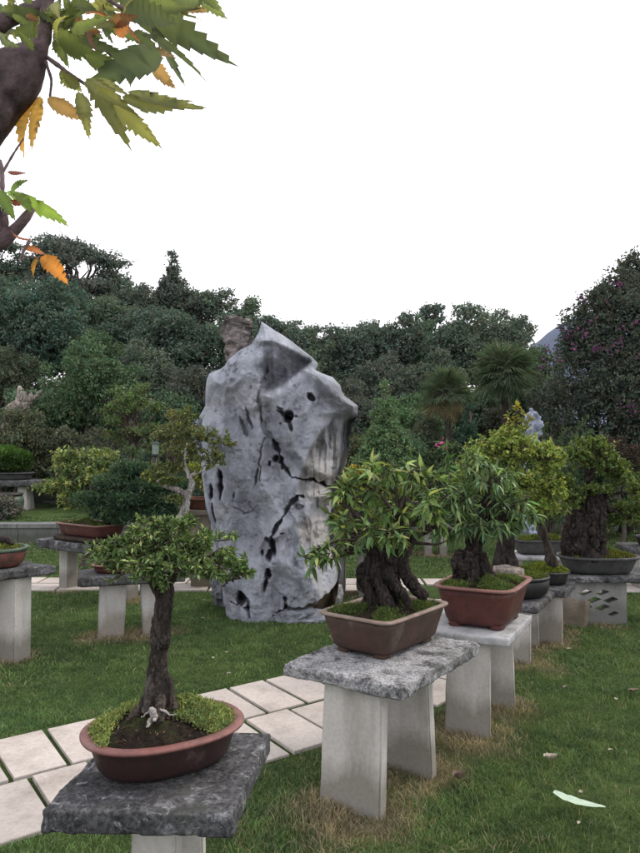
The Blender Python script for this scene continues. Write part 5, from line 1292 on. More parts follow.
tree('hill_tree', 'shadowed tree between the bright bushy tree and the rock', 185, 365, 90, 90, 16, BLG, DG, 0.3, seed=11)
tree('young_tree', 'slender young tree with a reddish brown trunk left of the rock', 133, 376, 78, 90, 11.5, (0.10, 0.14, 0.07), (0.17, 0.20, 0.09), 0.25, 'airy', dens=9, seed=12, lobes_n=34, trunk_r=0.045, mat='leaf', trunk_m='bark_mid')
tree('hill_tree', 'sloping dark tree showing right of the rock peak on the skyline', 272, 308, 70, 90, 24, DG, MG, 0.1, seed=13, lobes_n=10)
tree('hill_tree', 'low tree on the skyline where the ridge dips right of the rock', 312, 330, 66, 80, 25, DG, MG, 0.1, seed=14)
tree('hill_tree', 'round crowned dark tree left of the ridge centre', 352, 322, 74, 90, 26, DG, BLG, 0.3, seed=15, lobes_n=10)
tree('hill_tree', 'broad dark tree at the ridge centre', 396, 316, 72, 96, 26, DG, BLG, 0.3, seed=16, lobes_n=10)
tree('tall_tree', 'thin feathery tree rising above the ridge between two round trees', 430, 302, 44, 56, 28, DG, None, 0, 'airy', dens=6, seed=17, lobes_n=40, trunk_r=0.1)
tree('hill_tree', 'great dome shaped dark tree on the ridge right of centre', 489, 303, 98, 110, 25, DG, BLG, 0.3, seed=18, lobes_n=15)
tree('hill_tree', 'dark tree on the slope directly right of the rock nose', 375, 360, 110, 120, 20, DG, BLG, 0.3, seed=19, lobes_n=12)
tree('hill_tree', 'deep shaded tree behind the left palm', 432, 355, 90, 120, 20.5, DG, BLG, 0.3, seed=20, lobes_n=12)
tree('hill_tree', 'lighter green tree low on the slope beside the blue hill', 528, 345, 70, 90, 18.5, (0.045, 0.068, 0.035), MG, 0.25, seed=21, lobes_n=10)
tree('hill_tree', 'small dark tree on the ridge left of the dome shaped tree', 447, 326, 50, 70, 24.5, BLG, DG, 0.3, seed=22)
tree('cedar_tree', 'light green conical cedar right of the rock', 385, 380, 84, 112, 9.8, (0.095, 0.165, 0.095), (0.14, 0.22, 0.11), 0.3, 'cone', dens=15, seed=23, lobes_n=12, trunk_r=0.025, mat='leaf')
tree('fir_tree', 'dark tiered fir bush in front of the palms', 470, 400, 60, 80, 12.5, (0.028, 0.055, 0.042), None, 0, 'cone', dens=7, seed=24, lobes_n=7)
for i_, (lb, x_, tp_, w_, h_, Y_, c_) in enumerate((
    ('dark tree filling the skyline between the airy tree and the conifer', 118, 262, 60, 90, 27.5, DG), ('dark tree filling the dip right of the small round skyline tree', 246, 300, 60, 80, 25.5, DG),
    ('low ridge tree just right of the rock peak', 292, 322, 60, 70, 25.8, BLG), ('low ridge tree right of the skyline dip', 332, 326, 56, 70, 26.2, DG), ('ridge tree between the two round crowned trees', 374, 320, 56, 70, 26.6, BLG),
    ('ridge tree below the thin feathery tree', 418, 318, 60, 80, 26.4, DG), ('ridge tree at the left shoulder of the dome shaped tree', 462, 316, 56, 80, 26.2, DG), ('ridge tree at the right shoulder of the dome shaped tree', 520, 322, 50, 80, 26, BLG),
    ('slope tree above the bright bushy tree', 100, 300, 90, 90, 21.5, DG), ('slope tree right behind the slender young tree', 140, 345, 90, 100, 17.5, BLG), ('slope tree low behind the lamp post', 165, 395, 100, 90, 15.2, DG),
    ('slope tree low behind the rock on its left', 235, 380, 100, 100, 16.5, BLG), ('slope tree hidden behind the rock', 290, 350, 90, 110, 21, DG), ('slope tree low right of the rock nose', 345, 385, 90, 110, 16.8, BLG),
    ('slope tree behind the light green cedar', 405, 395, 90, 110, 16.2, DG), ('slope tree between the two palms', 475, 375, 80, 110, 17.4, DG), ('slope tree right behind the right palm', 520, 385, 80, 110, 16.4, DG), ('slope tree left of the flowering tree', 548, 370, 60, 110, 15.2, (0.07, 0.098, 0.05)),
    ('low slope tree at the left edge behind the shrubs', 45, 380, 100, 90, 16.2, BLG), ('slope tree high at the left edge', -20, 300, 90, 120, 21, DG))):
    tree('hill_tree', lb, x_, tp_, w_, h_, Y_, c_, MG, 0.12, seed=60 + i_, lobes_n=10)
# shrubs that close the back of the lawn
SH = 'shrubs along the back of the lawn'
def shrub(label, x, top, w, h, Y, base, alt, palt, seed, form='round', name='shrub', mat='far_leaf', **kw):
    return tree(name, label, x, top, w, h, Y, base, alt, palt, form, seed=100 + seed, cat='shrub', group=SH, mat=mat, lobes_n=kw.pop('lobes_n', 8), **kw)
shrub('brownish green shrub below the dead stump at the left edge', 22, 412, 84, 84, 14.1, (0.085, 0.10, 0.05), (0.14, 0.145, 0.065), 0.2, 1)
shrub('dark shrub behind the yellow green bush left of centre', 88, 430, 100, 80, 14.2, DG, MG, 0.2, 2)
shrub('deep shaded shrub under the slender young tree', 150, 440, 90, 80, 13.4, DG, MG, 0.2, 3)
shrub('yellow green bush with curled hanging leaves behind the dark pine', 88, 446, 100, 70, 8.6, (0.135, 0.195, 0.06), (0.27, 0.33, 0.11), 0.35, 4, 'airy', mat='leaf', lobes_n=54, dens=12, size=0.085)
shrub('olive bush against the left flank of the rock', 178, 402, 62, 90, 10.6, (0.11, 0.135, 0.05), (0.20, 0.215, 0.075), 0.3, 5, 'airy', mat='leaf', lobes_n=30, dens=9)
shrub('grey leaved azalea mound on the edge of the raised lawn at the left edge', 3, 497, 36, 30, 11.4, (0.075, 0.085, 0.075), (0.14, 0.12, 0.12), 0.3, 6, mat='leaf')
shrub('round bush with brownish top right of the rock', 352, 432, 60, 80, 11.5, (0.05, 0.075, 0.034), (0.10, 0.085, 0.04), 0.25, 7)
shrub('dark shrub behind the centre bonsai', 400, 440, 80, 90, 12.5, DG, MG, 0.2, 8)
shrub('mid green shrub behind the red pot bonsai', 452, 448, 80, 90, 12.2, (0.045, 0.07, 0.032), MG, 0.3, 9)
shrub('dark shrub at the foot of the left palm', 425, 415, 70, 90, 14.5, DG, None, 0, 10)
shrub('shadowy shrub behind the yellow green bonsai', 525, 425, 90, 110, 12.4, DG, MG, 0.15, 11)
shrub('low dark shrub behind the cloud pruned bonsai', 592, 440, 90, 110, 11.6, DG, MG, 0.15, 12)
shrub('dense dark shrub at the right edge behind the pale table', 645, 430, 80, 130, 10.6, DG, OL, 0.2, 13)
shrub('reddish leaved shrub under the flowering tree', 618, 440, 50, 46, 10.0, (0.055, 0.05, 0.035), (0.12, 0.06, 0.05), 0.3, 14)
shrub('shaded shrub closing the lawn behind the rock', 300, 470, 90, 90, 12.0, DG, MG, 0.2, 15)
shrub('dark bush far left behind the green cushion pine', -15, 440, 90, 80, 14.9, DG, OL, 0.2, 16)
shrub('dark mass of bush behind the left flank of the rock', 230, 430, 90, 110, 12.2, DG, MG, 0.15, 17)

# ---- flowering tree on the right
def flowering_tree():
    Y = 11.5; k = Y / F_PX; rng = np.random.default_rng(77); base = (0.062, 0.078, 0.06)
    gx = W(640, 400, Y)[0]
    r = thing('flowering_tree', 'huge dark flowering tree with magenta blossoms at the right edge', 'tree', (gx, Y + 0.5, 0))
    sp = [(662, 300, 56, .0), (622, 298, 34, -.3), (644, 268, 26, .2), (600, 320, 38, -.2), (640, 330, 55, -.6), (580, 350, 27, 0), (600, 370, 44, -.5), (640, 385, 55, -.8), (570, 405, 34, -.2), (610, 425, 44, -.6), (545, 400, 20, .3), (680, 330, 70, 0), (705, 290, 55, .3), (660, 430, 50, -.6), (606, 298, 18, 0), (589, 318, 17, .1), (580, 352, 18, .1), (630, 272, 16, 0), (700, 400, 70, .2)]
    lobes = [(W(x, y, Y + d), (q * k, q * k * 0.9, q * k * 0.82)) for x, y, q, d in sp]
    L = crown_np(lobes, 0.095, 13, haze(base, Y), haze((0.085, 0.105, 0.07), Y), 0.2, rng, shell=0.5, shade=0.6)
    m = MB(); fork = V3(gx, Y + 0.5, 1.3); m.tube(wob((gx, Y + 0.5, -0.1), fork, 8, 0.1, rng), np.linspace(0.2, 0.13, 8), 10); m.build('trunk', MAT['bark_far'], r)
    B = MB()
    for c, q in lobes: B.tube(wob(fork, c, 8, 0.2, rng), np.linspace(0.07, 0.012, 8), 5, cap=False)
    # long outer sprays
    for x, y, ex, ey in ((585, 312, 581, 297), (600, 300, 602, 286), (622, 275, 622, 258), (568, 335, 560, 325), (610, 290, 609, 278), (598, 298, 590, 294)):
        a, b = W(x, y, Y), W(ex, ey, Y); B.tube([a, (a + b) / 2 + V3(0, 0, 0.02), b], [0.008, 0.006, 0.003], 4); n = 40; t = rng.uniform(0, 1.05, n); P = a + (b - a) * t[:, None] + rng.normal(size=(n, 3)) * 0.035
        put_leaves(L, TL['oval'], P, rdir(n, rng), rdir(n, rng, 0.5), rng.uniform(0.05, 0.08, n), col_mix(n, rng, base, 0.2))
    B.build('branch', MAT['bark_far'], r); L.build('crown', MAT['far_leaf'], r, smooth=False)
    f = MB()
    for x, y, n, s in ((596, 347, 34, 3.5), (585, 333, 22, 3), (574, 345, 14, 2.5), (568, 338, 14, 2.5), (570, 332, 12, 2.5), (548, 350, 16, 3), (557, 360, 10, 2), (619, 344, 22, 3.5), (617, 283, 20, 3), (581, 296, 14, 2.5), (562, 331, 10, 2), (638, 322, 12, 2.5), (625, 325, 9, 3), (632, 410, 26, 4), (622, 405, 12, 3), (540, 367, 9, 2), (610, 352, 9, 3), (592, 322, 7, 2.5), (560, 420, 6, 3), (545, 358, 8, 3), (636, 360, 8, 3), (604, 300, 6, 2)):
        # blossoms sit on the outside of the crown facing the lawn
        best = Y
        for c, q in lobes:
            w = W(x, y, c[1]); dd = ((w[0] - c[0]) / q[0]) ** 2 + ((w[2] - c[2]) / q[2]) ** 2
            if dd < 1: best = min(best, c[1] - q[1] * math.sqrt(1 - dd))
        n = int(n * 0.9); P = W(x, y, best - 0.06) + rng.normal(size=(n, 3)) * V3(s, s * 1.2, s) * k * 0.8
        put_leaves(f, TL['oval'], P, rdir(n, rng), rdir(n, rng), rng.uniform(0.035, 0.06, n), col_mix(n, rng, (0.17, 0.05, 0.14), 0.35))
    f.build('blossom', MAT['petal'], r, smooth=False)
flowering_tree()

# ---- fan palms
def palm(label, x, y, Y, s, seed, skirt=True):
    rng = np.random.default_rng(seed); c = W(x, y, Y); gz = float(ground_z(c[0], Y))
    r = thing('fan_palm', label, 'palm', (c[0], Y, gz), 'fan palms')
    m = MB(); P = wob((c[0], Y, gz - 0.1), c, 14, 0.02, rng); m.tube(P, 0.09 * s * (1 + 0.25 * rng.random(14)), 10); m.build('trunk', MAT['bark_far'], r)
    L = MB(); S = MB(); D_ = MB()
    for i in range(100):
        a = i * 2.399; e = math.radians(rng.uniform(-45, 80)); dead = skirt and e < math.radians(-22)
        d = V3(math.cos(a) * math.cos(e), math.sin(a) * math.cos(e), math.sin(e)); L0 = s * rng.uniform(0.45, 0.65)
        hub = c + d * L0 + V3(0, 0, -0.06 * s)
        S.tube([c, c + d * L0 * 0.5 + V3(0, 0, 0.03 * s), hub], [0.012 * s, 0.009 * s, 0.006 * s], 4, cap=False)
        up = nrm(np.cross(np.cross(d, V3(0, 0, 1)), d) + rng.normal(size=3) * 0.2); sd = np.cross(d, up); nb = 28
        th = np.linspace(-1.9, 1.9, nb); dirs = np.cos(th)[:, None] * d + np.sin(th)[:, None] * sd
        ln = s * 0.62 * (0.75 + 0.25 * np.cos(th)) * rng.uniform(0.85, 1.1, nb); dirs[:, 2] -= 0.22 * rng.random(nb)
        cc = (0.105, 0.15, 0.075) if not dead else (0.19, 0.165, 0.075)
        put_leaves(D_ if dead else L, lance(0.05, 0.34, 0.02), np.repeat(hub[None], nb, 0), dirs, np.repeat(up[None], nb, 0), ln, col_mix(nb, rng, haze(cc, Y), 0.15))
    S.build('stalk', MAT['far_leaf'] if False else MAT['bark_far'], r); L.build('frond', MAT['far_leaf'], r, smooth=False)
    if D_.n: D_.build('dead_frond', MAT['far_leaf'], r, smooth=False)
palm('left fan palm with a skirt of dry yellow fronds', 447, 394, 13.8, 0.57, 5)
palm('right fan palm with wide stiff fronds under the dome shaped tree', 505, 374, 15, 0.72, 6, False)

# ---- arching fern like sprays by the standing stone
def arching_shrub():
    Y = 9.6; rng = np.random.default_rng(8); o = W(552, 470, Y)
    r = thing('arching_shrub', 'shrub with long arching feathery sprays right of the small standing rock', 'shrub', (o[0], Y, 0), SH)
    B, L = MB(), MB()
    for x, y in ((586, 416), (580, 424), (574, 436), (566, 428), (590, 430), (545, 425), (560, 440), (578, 446), (540, 442), (598, 440)):
        tip = W(x, y, Y + rng.normal() * 0.15); base = V3(o[0], Y, 0.05) + rng.normal(size=3) * 0.05
        P = smooth_line(np.array([base, base * 0.4 + tip * 0.6 + V3(-0.1, 0, 0.12), tip + V3(0, 0, 0.03), tip + (tip - base) * V3(0.05, 0.05, -0.01)]), 24); B.tube(P, np.linspace(0.014, 0.003, 24), 5)
        i = rng.integers(6, 24, 150); n = 150
        put_leaves(L, TL['small'], P[i] + rng.normal(size=(n, 3)) * 0.01, rdir(n, rng, 0.2), rdir(n, rng, 0.8), rng.uniform(0.05, 0.09, n), col_mix(n, rng, (0.07, 0.115, 0.055), 0.25))
    B.build('branch', MAT['bark_mid'], r); L.build('foliage', MAT['leaf'], r, smooth=False)
arching_shrub()

# ---- dead stump at far left
def stump():
    Y = 14.7; k = Y / F_PX; p = lambda x, y, d=0.0: W(x, y, Y + d)
    b = p(8, 430); r = thing('dead_stump', 'splintered grey dead trunk leaning above the bushes at the far left', 'dead tree', (b[0] - 0.2, Y, 0.27))
    S = [([V3(b[0] - 0.2, Y, 0.2), p(6, 440), p(14, 418), p(22, 402), p(25, 392)], [12 * k, 10 * k, 9 * k, 7 * k, 3 * k]), ([p(16, 416), p(28, 404), p(41, 391)], [6 * k, 4 * k, 1 * k]), ([p(14, 412), p(21, 398), p(20, 387)], [5 * k, 4 * k, 1 * k]), ([p(20, 410), p(30, 400), p(31, 390)], [5 * k, 4 * k, 1 * k]), ([p(10, 425), p(8, 410), p(14, 404)], [4 * k, 3 * k, 1 * k])]
    gnarl(S, 0.018, 0.05, 50, 'trunk', 'driftwood', r, 8, 0.85)
stump()

# ---- distant blue hill
def hill():
    mb = MB(); xs = np.linspace(-260, 320, 120); ys = np.linspace(150, 420, 50); X, Y_ = np.meshgrid(xs, ys)
    z = 53 * np.exp(-((X - 108) / 50) ** 2 - ((Y_ - 260) / 60) ** 2) + 10 * np.exp(-((X + 60) / 120) ** 2 - ((Y_ - 300) / 70) ** 2) + 2.2 * fbm(np.stack([X / 26, Y_ / 26, 0 * X], -1), 4, 2) - 2
    V = np.stack([X, Y_, z], -1).reshape(-1, 3); I = np.arange(V.shape[0]).reshape(50, 120)
    mb.add(V, np.stack([I[:-1, :-1], I[:-1, 1:], I[1:, 1:], I[1:, :-1]], -1).reshape(-1, 4)); mb.build('hills', MAT['far_hill'], None, kind='structure')
hill()

# ================================================================== FOREGROUND TREE AT UPPER LEFT
def near_tree():
    Y = 0.92; k = Y / F_PX; rng = np.random.default_rng(55)
    p = lambda x, y, d=0.0: W(x, y, Y + d)
    r = thing('lobed_leaf_tree', 'overhanging tree with large serrated lobed leaves at the upper left', 'tree', (-1.25, 0.95, 0))
    q0 = p(-95, 225); S = [([V3(-1.25, 0.95, -0.05), V3(-1.22, 0.95, 0.6), V3(-1.12, 0.93, 1.1), V3(-0.85, 0.93, 1.55), q0], [0.11, 0.10, 0.085, 0.07, 0.055]),
         ([q0, p(-56, 160), p(-8, 98), p(28, 66), p(45, 40), p(50, 8), p(48, -60)], [0.055, 40 * k, 34 * k, 22 * k, 9 * k, 6 * k, 5 * k]), ([p(-18, 34), p(10, 18), p(40, 4), p(70, -20)], [10 * k, 8 * k, 6 * k, 5 * k])]
    gnarl(S, 0.006, 0.006, 60, 'trunk', 'bark_limb', r, 14)
    m = MB()
    for P, R in (([p(-110, 270), p(-20, 255), p(8, 238), p(20, 226), p(33, 208)], [11, 11, 9, 7, 4]), ([p(6, 238), p(5, 215), p(2, 190), p(3, 172), p(0, 160)], [4.5, 3.2, 2.6, 2.2, 1.8]), ([p(3, 172), p(14, 153), p(24, 138)], [1.3, 1, 0.8]), ([p(2, 232), p(-3, 200), p(-14, 150)], [3, 2.4, 2]),
                 ([p(50, 20), p(80, 30), p(120, 62)], [3, 2.2, 1.6]), ([p(44, 55), p(70, 74), p(85, 84)], [3, 2, 1.5]), ([p(48, -20), p(95, -8), p(125, 10)], [4, 2.6, 2]), ([p(45, 60), p(52, 80), p(50, 97)], [2, 1.5, 1.2]), ([p(30, 240), p(18, 262), p(30, 255), p(38, 258)], [2, 1.2, 1, 0.8])):
        P = smooth_line(np.array(P), 16); m = MB(); m.tube(P, np.interp(np.linspace(0, 1, 16), np.linspace(0, 1, len(R)), R) * k * (1 + 0.12 * rng.normal(size=16)), 8); m.build('branch', MAT['bark_limb'], r)
    # serrated lobes surveyed in tenths of the corner: base, tip, width, kind
    s = 240 / 640.0
    G_, O_, Y_ = (0.095, 0.125, 0.065), (0.40, 0.25, 0.14), (0.18, 0.19, 0.085)
    lob = [(325, 45, 632, 145, 105, G_), (330, 40, 480, 55, 90, G_), (395, 62, 507, 218, 46, G_), (470, 25, 566, 10, 40, O_), (360, 138, 472, 152, 44, O_), (395, 165, 472, 232, 46, O_), (328, 250, 502, 262, 62, Y_), (425, 130, 240, 225, 100, G_), (225, 215, 358, 378, 78, Y_), (310, 262, 422, 402, 54, Y_), (205, 245, 240, 365, 46, Y_), (128, 258, 222, 330, 54, O_), (108, 262, 48, 408, 78, (0.45, 0.27, 0.10)), (185, 72, 345, 118, 62, G_), (172, 62, 240, 15, 56, G_), (150, 95, 260, 150, 84, G_), (110, 60, 30, 90, 70, G_), (330, 30, 530, 20, 70, G_), (250, 0, 335, 62, 40, G_), (330, 25, 380, -30, 60, G_), (300, 148, 335, 225, 56, Y_), (225, 42, 310, 62, 36, (0.30, 0.14, 0.08)), (165, 185, 215, 250, 50, Y_), (272, 150, 300, 212, 44, Y_), (300, 60, 380, 105, 40, (0.34, 0.15, 0.09)), (10, 30, 90, 20, 36, Y_), (160, 100, 180, 180, 50, G_), (225, 150, 330, 190, 70, G_), (340, 110, 430, 150, 60, G_), (255, 90, 190, 150, 60, G_), (100, 110, 60, 150, 44, G_), (520, -30, 600, 40, 60, G_), (430, -40, 520, 10, 60, G_), (60, 40, 10, 60, 40, G_), (0, 90, 40, 120, 30, G_), (310, 95, 350, 45, 40, (0.30, 0.13, 0.08)), (210, 235, 170, 190, 40, Y_), (240, 225, 310, 270, 60, Y_),
           (20, 500, 160, 614, 58, (0.12, 0.19, 0.055)), (2, 505, 30, 585, 44, (0.12, 0.19, 0.055)), (28, 520, 72, 478, 40, (0.12, 0.19, 0.055)), (35, 515, 85, 560, 40, (0.13, 0.19, 0.055)), (110, 684, 172, 752, 50, (0.50, 0.20, 0.05)), (105, 684, 86, 732, 34, (0.48, 0.24, 0.06)), (62, 664, 122, 672, 26, (0.42, 0.15, 0.06)), (20, 530, 64, 545, 20, (0.25, 0.08, 0.07)), (20, 455, 66, 465, 14, (0.16, 0.07, 0.09)), (30, 610, 75, 640, 18, (0.2, 0.08, 0.09)),
           (-60, -20, -120, 60, 80, G_), (-90, 60, -190, 110, 80, G_), (100, -60, 180, -120, 80, G_), (200, -50, 300, -130, 90, G_), (330, -70, 430, -140, 90, G_), (-40, 480, -140, 560, 70, G_), (-30, 120, -110, 190, 70, Y_)]
    extra = []
    for q in lob[:38]:
        if q[5] != O_ and rng.random() < 0.75:
            a_ = rng.normal(size=2) * 14; d_ = rng.normal(size=2) * 34; extra.append((q[0] + a_[0], q[1] + a_[1], q[2] * 0.82 + q[0] * 0.18 + d_[0], q[3] * 0.82 + q[1] * 0.18 + d_[1] - 14, q[4] * rng.uniform(0.5, 0.8), q[5] if rng.random() < 0.7 else Y_))
    for _ in range(60):
        b_ = V3(rng.uniform(-20, 300), rng.uniform(-20, 150), 0); b_[1] *= 1 - 0.0018 * max(0, b_[0]); a_ = rng.uniform(0, 6.28); l_ = rng.uniform(30, 90); extra.append((b_[0], b_[1], b_[0] + l_ * math.cos(a_), b_[1] + l_ * math.sin(a_), rng.uniform(18, 42), [G_, G_, Y_, (0.16, 0.09, 0.06)][rng.integers(4)]))
    lob = lob + extra
    L = MB(); N = 19
    for bx, by, tx, ty, wd, col in lob:
        dz = rng.uniform(-0.07, 0.07); a = p(bx * s, by * s, dz); b = p(tx * s, ty * s, dz + rng.uniform(-0.04, 0.04)); ax = b - a; ln = np.linalg.norm(ax); ax /= ln
        view = nrm(V3(0, -1, 0) + rng.normal(size=3) * V3(0.55, 0.1, 0.55)); nn = nrm(view - ax * np.dot(view, ax)); sd = np.cross(ax, nn); w = wd * s * k * 0.48
        V = []; bend = rng.normal() * 0.13 * ln; curl = rng.uniform(0.1, 0.55)
        for i in range(N):
            t = i / (N - 1); hw = w * (max(0.0, math.sin(math.pi * min(1, (0.03 + 0.97 * t)) ** 0.78)) ** 0.95 if t < 1 else 0) * (1.05 - 0.2 * t)
            tooth = rng.uniform(0.9, 1.12) if i % 2 == 0 else rng.uniform(0.66, 0.9)
            mid = a + ax * ln * t + nn * (bend * 4 * t * (1 - t) - 0.1 * ln * t * t) + sd * (0.05 * ln * math.sin(3 * t + bx))
            f = ax * ln * 0.05 * (1 if i % 2 == 0 else -0.1)
            V += [mid - sd * hw * tooth + f + nn * hw * curl, mid, mid + sd * hw * tooth * rng.uniform(0.9, 1.05) + f + nn * hw * curl]
        Fc = []
        for i in range(N - 1):
            q = i * 3; Fc += [(q, q + 1, q + 4), (q, q + 4, q + 3), (q + 1, q + 2, q + 5), (q + 1, q + 5, q + 4)]
        V = np.array(V); kk = rng.uniform(0.8, 1.2); cv = np.array(col) * kk * (1 + 0.25 * fbm(V * 40, 2, 3))[:, None]
        cv[1::3] *= 1.3; cv[::6] *= 0.85; cv *= (1 - 0.45 * sstep(0.35, 0.6, fbm(V * 70, 2, 13)))[:, None]
        L.add(V, np.array(Fc), col=np.clip(cv, 0, 1))
    L.build('foliage', MAT['canopy_leaf'], r)
near_tree()

# ================================================================== LAWN
def lawn():
    ys = np.concatenate([np.linspace(-6, 1.5, 16), np.linspace(1.6, 16, 200), np.linspace(16.3, 40, 50), np.linspace(45, 700, 24)])
    xs = np.concatenate([np.linspace(-700, -30, 16), np.linspace(-26, -8, 26), np.linspace(-7.8, 7.8, 160), np.linspace(8, 26, 26), np.linspace(30, 700, 16)])
    X, Y_ = np.meshgrid(xs, ys); z = ground_z(X, Y_)
    col = np.zeros((X.size, 3)); px, py = X.ravel(), Y_.ravel()
    for x, y, r in DRY:
        d = np.hypot(px - x, py - y) / r; col[:, 0] = np.maximum(col[:, 0], 0.8 * sstep(1.25, 0.3, d + 0.5 * fbm(np.stack([px * 5, py * 5, 0 * px], 1), 3, 6)))
    col[:, 1] = np.clip(sstep(11.0, 12.2, py + 0.5 * fbm(np.stack([px, py, 0 * px], 1), 2, 4)) * (px > -2.6) + sstep(14, 15, py), 0, 1)
    I = np.arange(X.size).reshape(X.shape); V = np.stack([px, py, z.ravel()], 1)
    mb = MB(); mb.add(V, np.stack([I[:-1, :-1], I[:-1, 1:], I[1:, 1:], I[1:, :-1]], -1).reshape(-1, 4), col=col); mb.build('ground', MAT['lawn_ground'], None, kind='structure')
lawn()

def grass():
    rng = np.random.default_rng(90); L = MB(); D = MB(); TB = T([(-0.035, 0, 0), (0.035, 0, 0), (0.028, 0.55, 0.02), (-0.028, 0.55, 0.02), (0, 1, 0.12)], [(0, 1, 2), (0, 2, 3), (3, 2, 4)])
    def scatter(n, y0, y1, pw, h, w):
        y = y0 + (y1 - y0) * rng.random(n) ** pw; half = (330 / F_PX) * y + 0.25; x = rng.uniform(-1, 1, n) * half
        k = ~on_path(x, y, -0.008); k &= ~((np.abs(x + 0.35) < 0.62) & (np.abs(y - 6.25) < 0.28))
        x, y = x[k], y[k]; P3 = np.stack([x, y, 0 * x], 1)
        pn = fbm(P3 * 1.3, 3, 3); tf = fbm(P3 * 4.5, 3, 5)
        keep = rng.random(len(x)) < 0.62 + 0.6 * tf; x, y, P3, pn, tf = x[keep], y[keep], P3[keep], pn[keep], tf[keep]; n = len(x)
        dry = np.zeros(n)
        for dx, dy, r in DRY: dry = np.maximum(dry, sstep(1.25, 0.35, np.hypot(x - dx, y - dy) / r + 0.5 * fbm(P3 * 5, 3, 6)))
        isd = rng.random(n) < dry * 0.95 + 0.015 + 0.13 * sstep(0.16, 0.45, fbm(P3 * 1.6 + 21, 4, 31))
        base = np.stack([0.114 + 0.038 * pn, 0.188 + 0.048 * pn, 0.072 + 0.018 * pn], 1) * (1 + 0.28 * rng.normal(size=(n, 1)))
        lt = sstep(0.05, 0.5, fbm(P3 * 0.8 + 4, 3, 12)); base = base * (1 + 0.4 * lt[:, None] - 0.3 * sstep(0.1, 0.5, fbm(P3 * 2.2 + 9, 3, 14))[:, None])
        base[isd] = np.array((0.33, 0.28, 0.19)) * (1 + 0.25 * rng.normal(size=(isd.sum(), 1)))
        z = ground_z(x, y); hh = h * rng.uniform(0.5, 1.3, n) * (1 + 0.8 * np.clip(tf, 0, 1)) * np.where(isd, 1.3, 1)
        edge = on_path(x, y, 0.03); hh = np.where(edge, hh * 0.65, hh)
        a = rng.uniform(0, 2 * math.pi, n); s = np.stack([np.cos(a), np.sin(a), 0 * a], 1) * (1.25 * w * rng.uniform(0.7, 1.3, n))[:, None]
        lean = rng.normal(size=(n, 2)) * 0.55; o = np.stack([x, y, z - 0.004], 1)
        tip = o + np.stack([lean[:, 0] * hh, lean[:, 1] * hh, hh], 1); mid = o + np.stack([lean[:, 0] * hh * 0.3, lean[:, 1] * hh * 0.3, hh * 0.6], 1)
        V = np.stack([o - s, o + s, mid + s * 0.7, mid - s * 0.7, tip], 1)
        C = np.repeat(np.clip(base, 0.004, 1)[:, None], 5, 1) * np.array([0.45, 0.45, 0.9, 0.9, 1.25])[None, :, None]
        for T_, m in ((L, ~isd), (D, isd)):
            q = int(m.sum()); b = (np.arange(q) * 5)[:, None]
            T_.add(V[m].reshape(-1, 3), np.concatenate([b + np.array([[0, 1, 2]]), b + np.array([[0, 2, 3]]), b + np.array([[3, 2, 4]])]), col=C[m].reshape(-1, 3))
    scatter(210000, 1.9, 4.3, 0.8, 0.022, 0.0011)
    scatter(190000, 4.1, 7.6, 0.8, 0.023, 0.0019)
    scatter(110000, 7.3, 12.0, 0.8, 0.026, 0.0042)
    # coarser tufts standing above the mown turf, mostly on the right
    nt_ = 900; ty = 1.9 + 6.5 * rng.random(nt_) ** 1.1; tx = rng.uniform(-1, 1, nt_) * (330 / F_PX * ty + 0.2); kk = ((tx > 0.1) | (rng.random(nt_) < 0.25)) & ~on_path(tx, ty, 0.06); tx, ty = tx[kk], ty[kk]
    for x, y in zip(tx, ty):
        m = rng.integers(14, 42); r_ = rng.uniform(0.02, 0.09); o = np.stack([x + rng.normal(size=m) * r_, y + rng.normal(size=m) * r_], 1); o = np.concatenate([o, ground_z(o[:, 0], o[:, 1])[:, None] - 0.004], 1)
        D_ = np.concatenate([(o[:, :2] - (x, y)) / r_ * 0.35 + rng.normal(size=(m, 2)) * 0.25, np.ones((m, 1))], 1)
        cb = np.array([(0.10, 0.17, 0.06), (0.16, 0.21, 0.075), (0.07, 0.125, 0.05)][rng.integers(3)])
        put_leaves(L, TB, o, D_, rng.normal(size=(m, 3)) * V3(1, 1, 0.2), rng.uniform(0.025, 0.055, m), col_mix(m, rng, cb, 0.2, (0.26, 0.22, 0.13), 0.06))
    L.build('grass', MAT['grass_blade'], None, smooth=False, kind='stuff'); D.build('dry_grass', MAT['grass_blade'], None, smooth=False, kind='stuff')
grass()

# ---- things lying on the lawn
FG = 'fallen leaves on the lawn'
def fallen(label, px, py, ln, w, ang, mat, curl=0.25, seed=0, group=FG, name='fallen_leaf', lift=0.03, arc=0.0):
    q = G(px, py); c = V3(q[0], q[1], float(ground_z(q[0], q[1])) + lift); rng = np.random.default_rng(seed)
    ax = V3(math.cos(ang), math.sin(ang), 0); sd = V3(-ax[1], ax[0], 0); V = []; n = 13
    for i in range(n):
        t = i / (n - 1); hw = w / 2 * max(0.06, math.sin(math.pi * (0.05 + 0.93 * t) ** 0.8) ** 0.7)
        m = c + ax * ln * (t - 0.5) + sd * arc * ln * 4 * t * (1 - t) + V3(0, 0, curl * ln * (abs(t - 0.5) ** 2) + 0.0015 * rng.normal())
        for e in (-1, -0.5, 0, 0.5, 1): V.append(m + sd * hw * e + V3(0, 0, curl * hw * e * e * 1.4))
    Fc = [(i * 5 + j, i * 5 + j + 1, (i + 1) * 5 + j + 1, (i + 1) * 5 + j) for i in range(n - 1) for j in range(4)]
    mb = MB(); mb.add(np.array(V), np.array(Fc)); return mb.build(name, MAT[mat], None, origin=c, label=label, cat='leaf', group=group)
fallen('large pale green curved leaf blade lying on the lawn at the lower right', 579, 813, 0.205, 0.055, -0.62, 'pale_leaf', 0.1, 1, None, 'fallen_leaf', 0.055, -0.09)
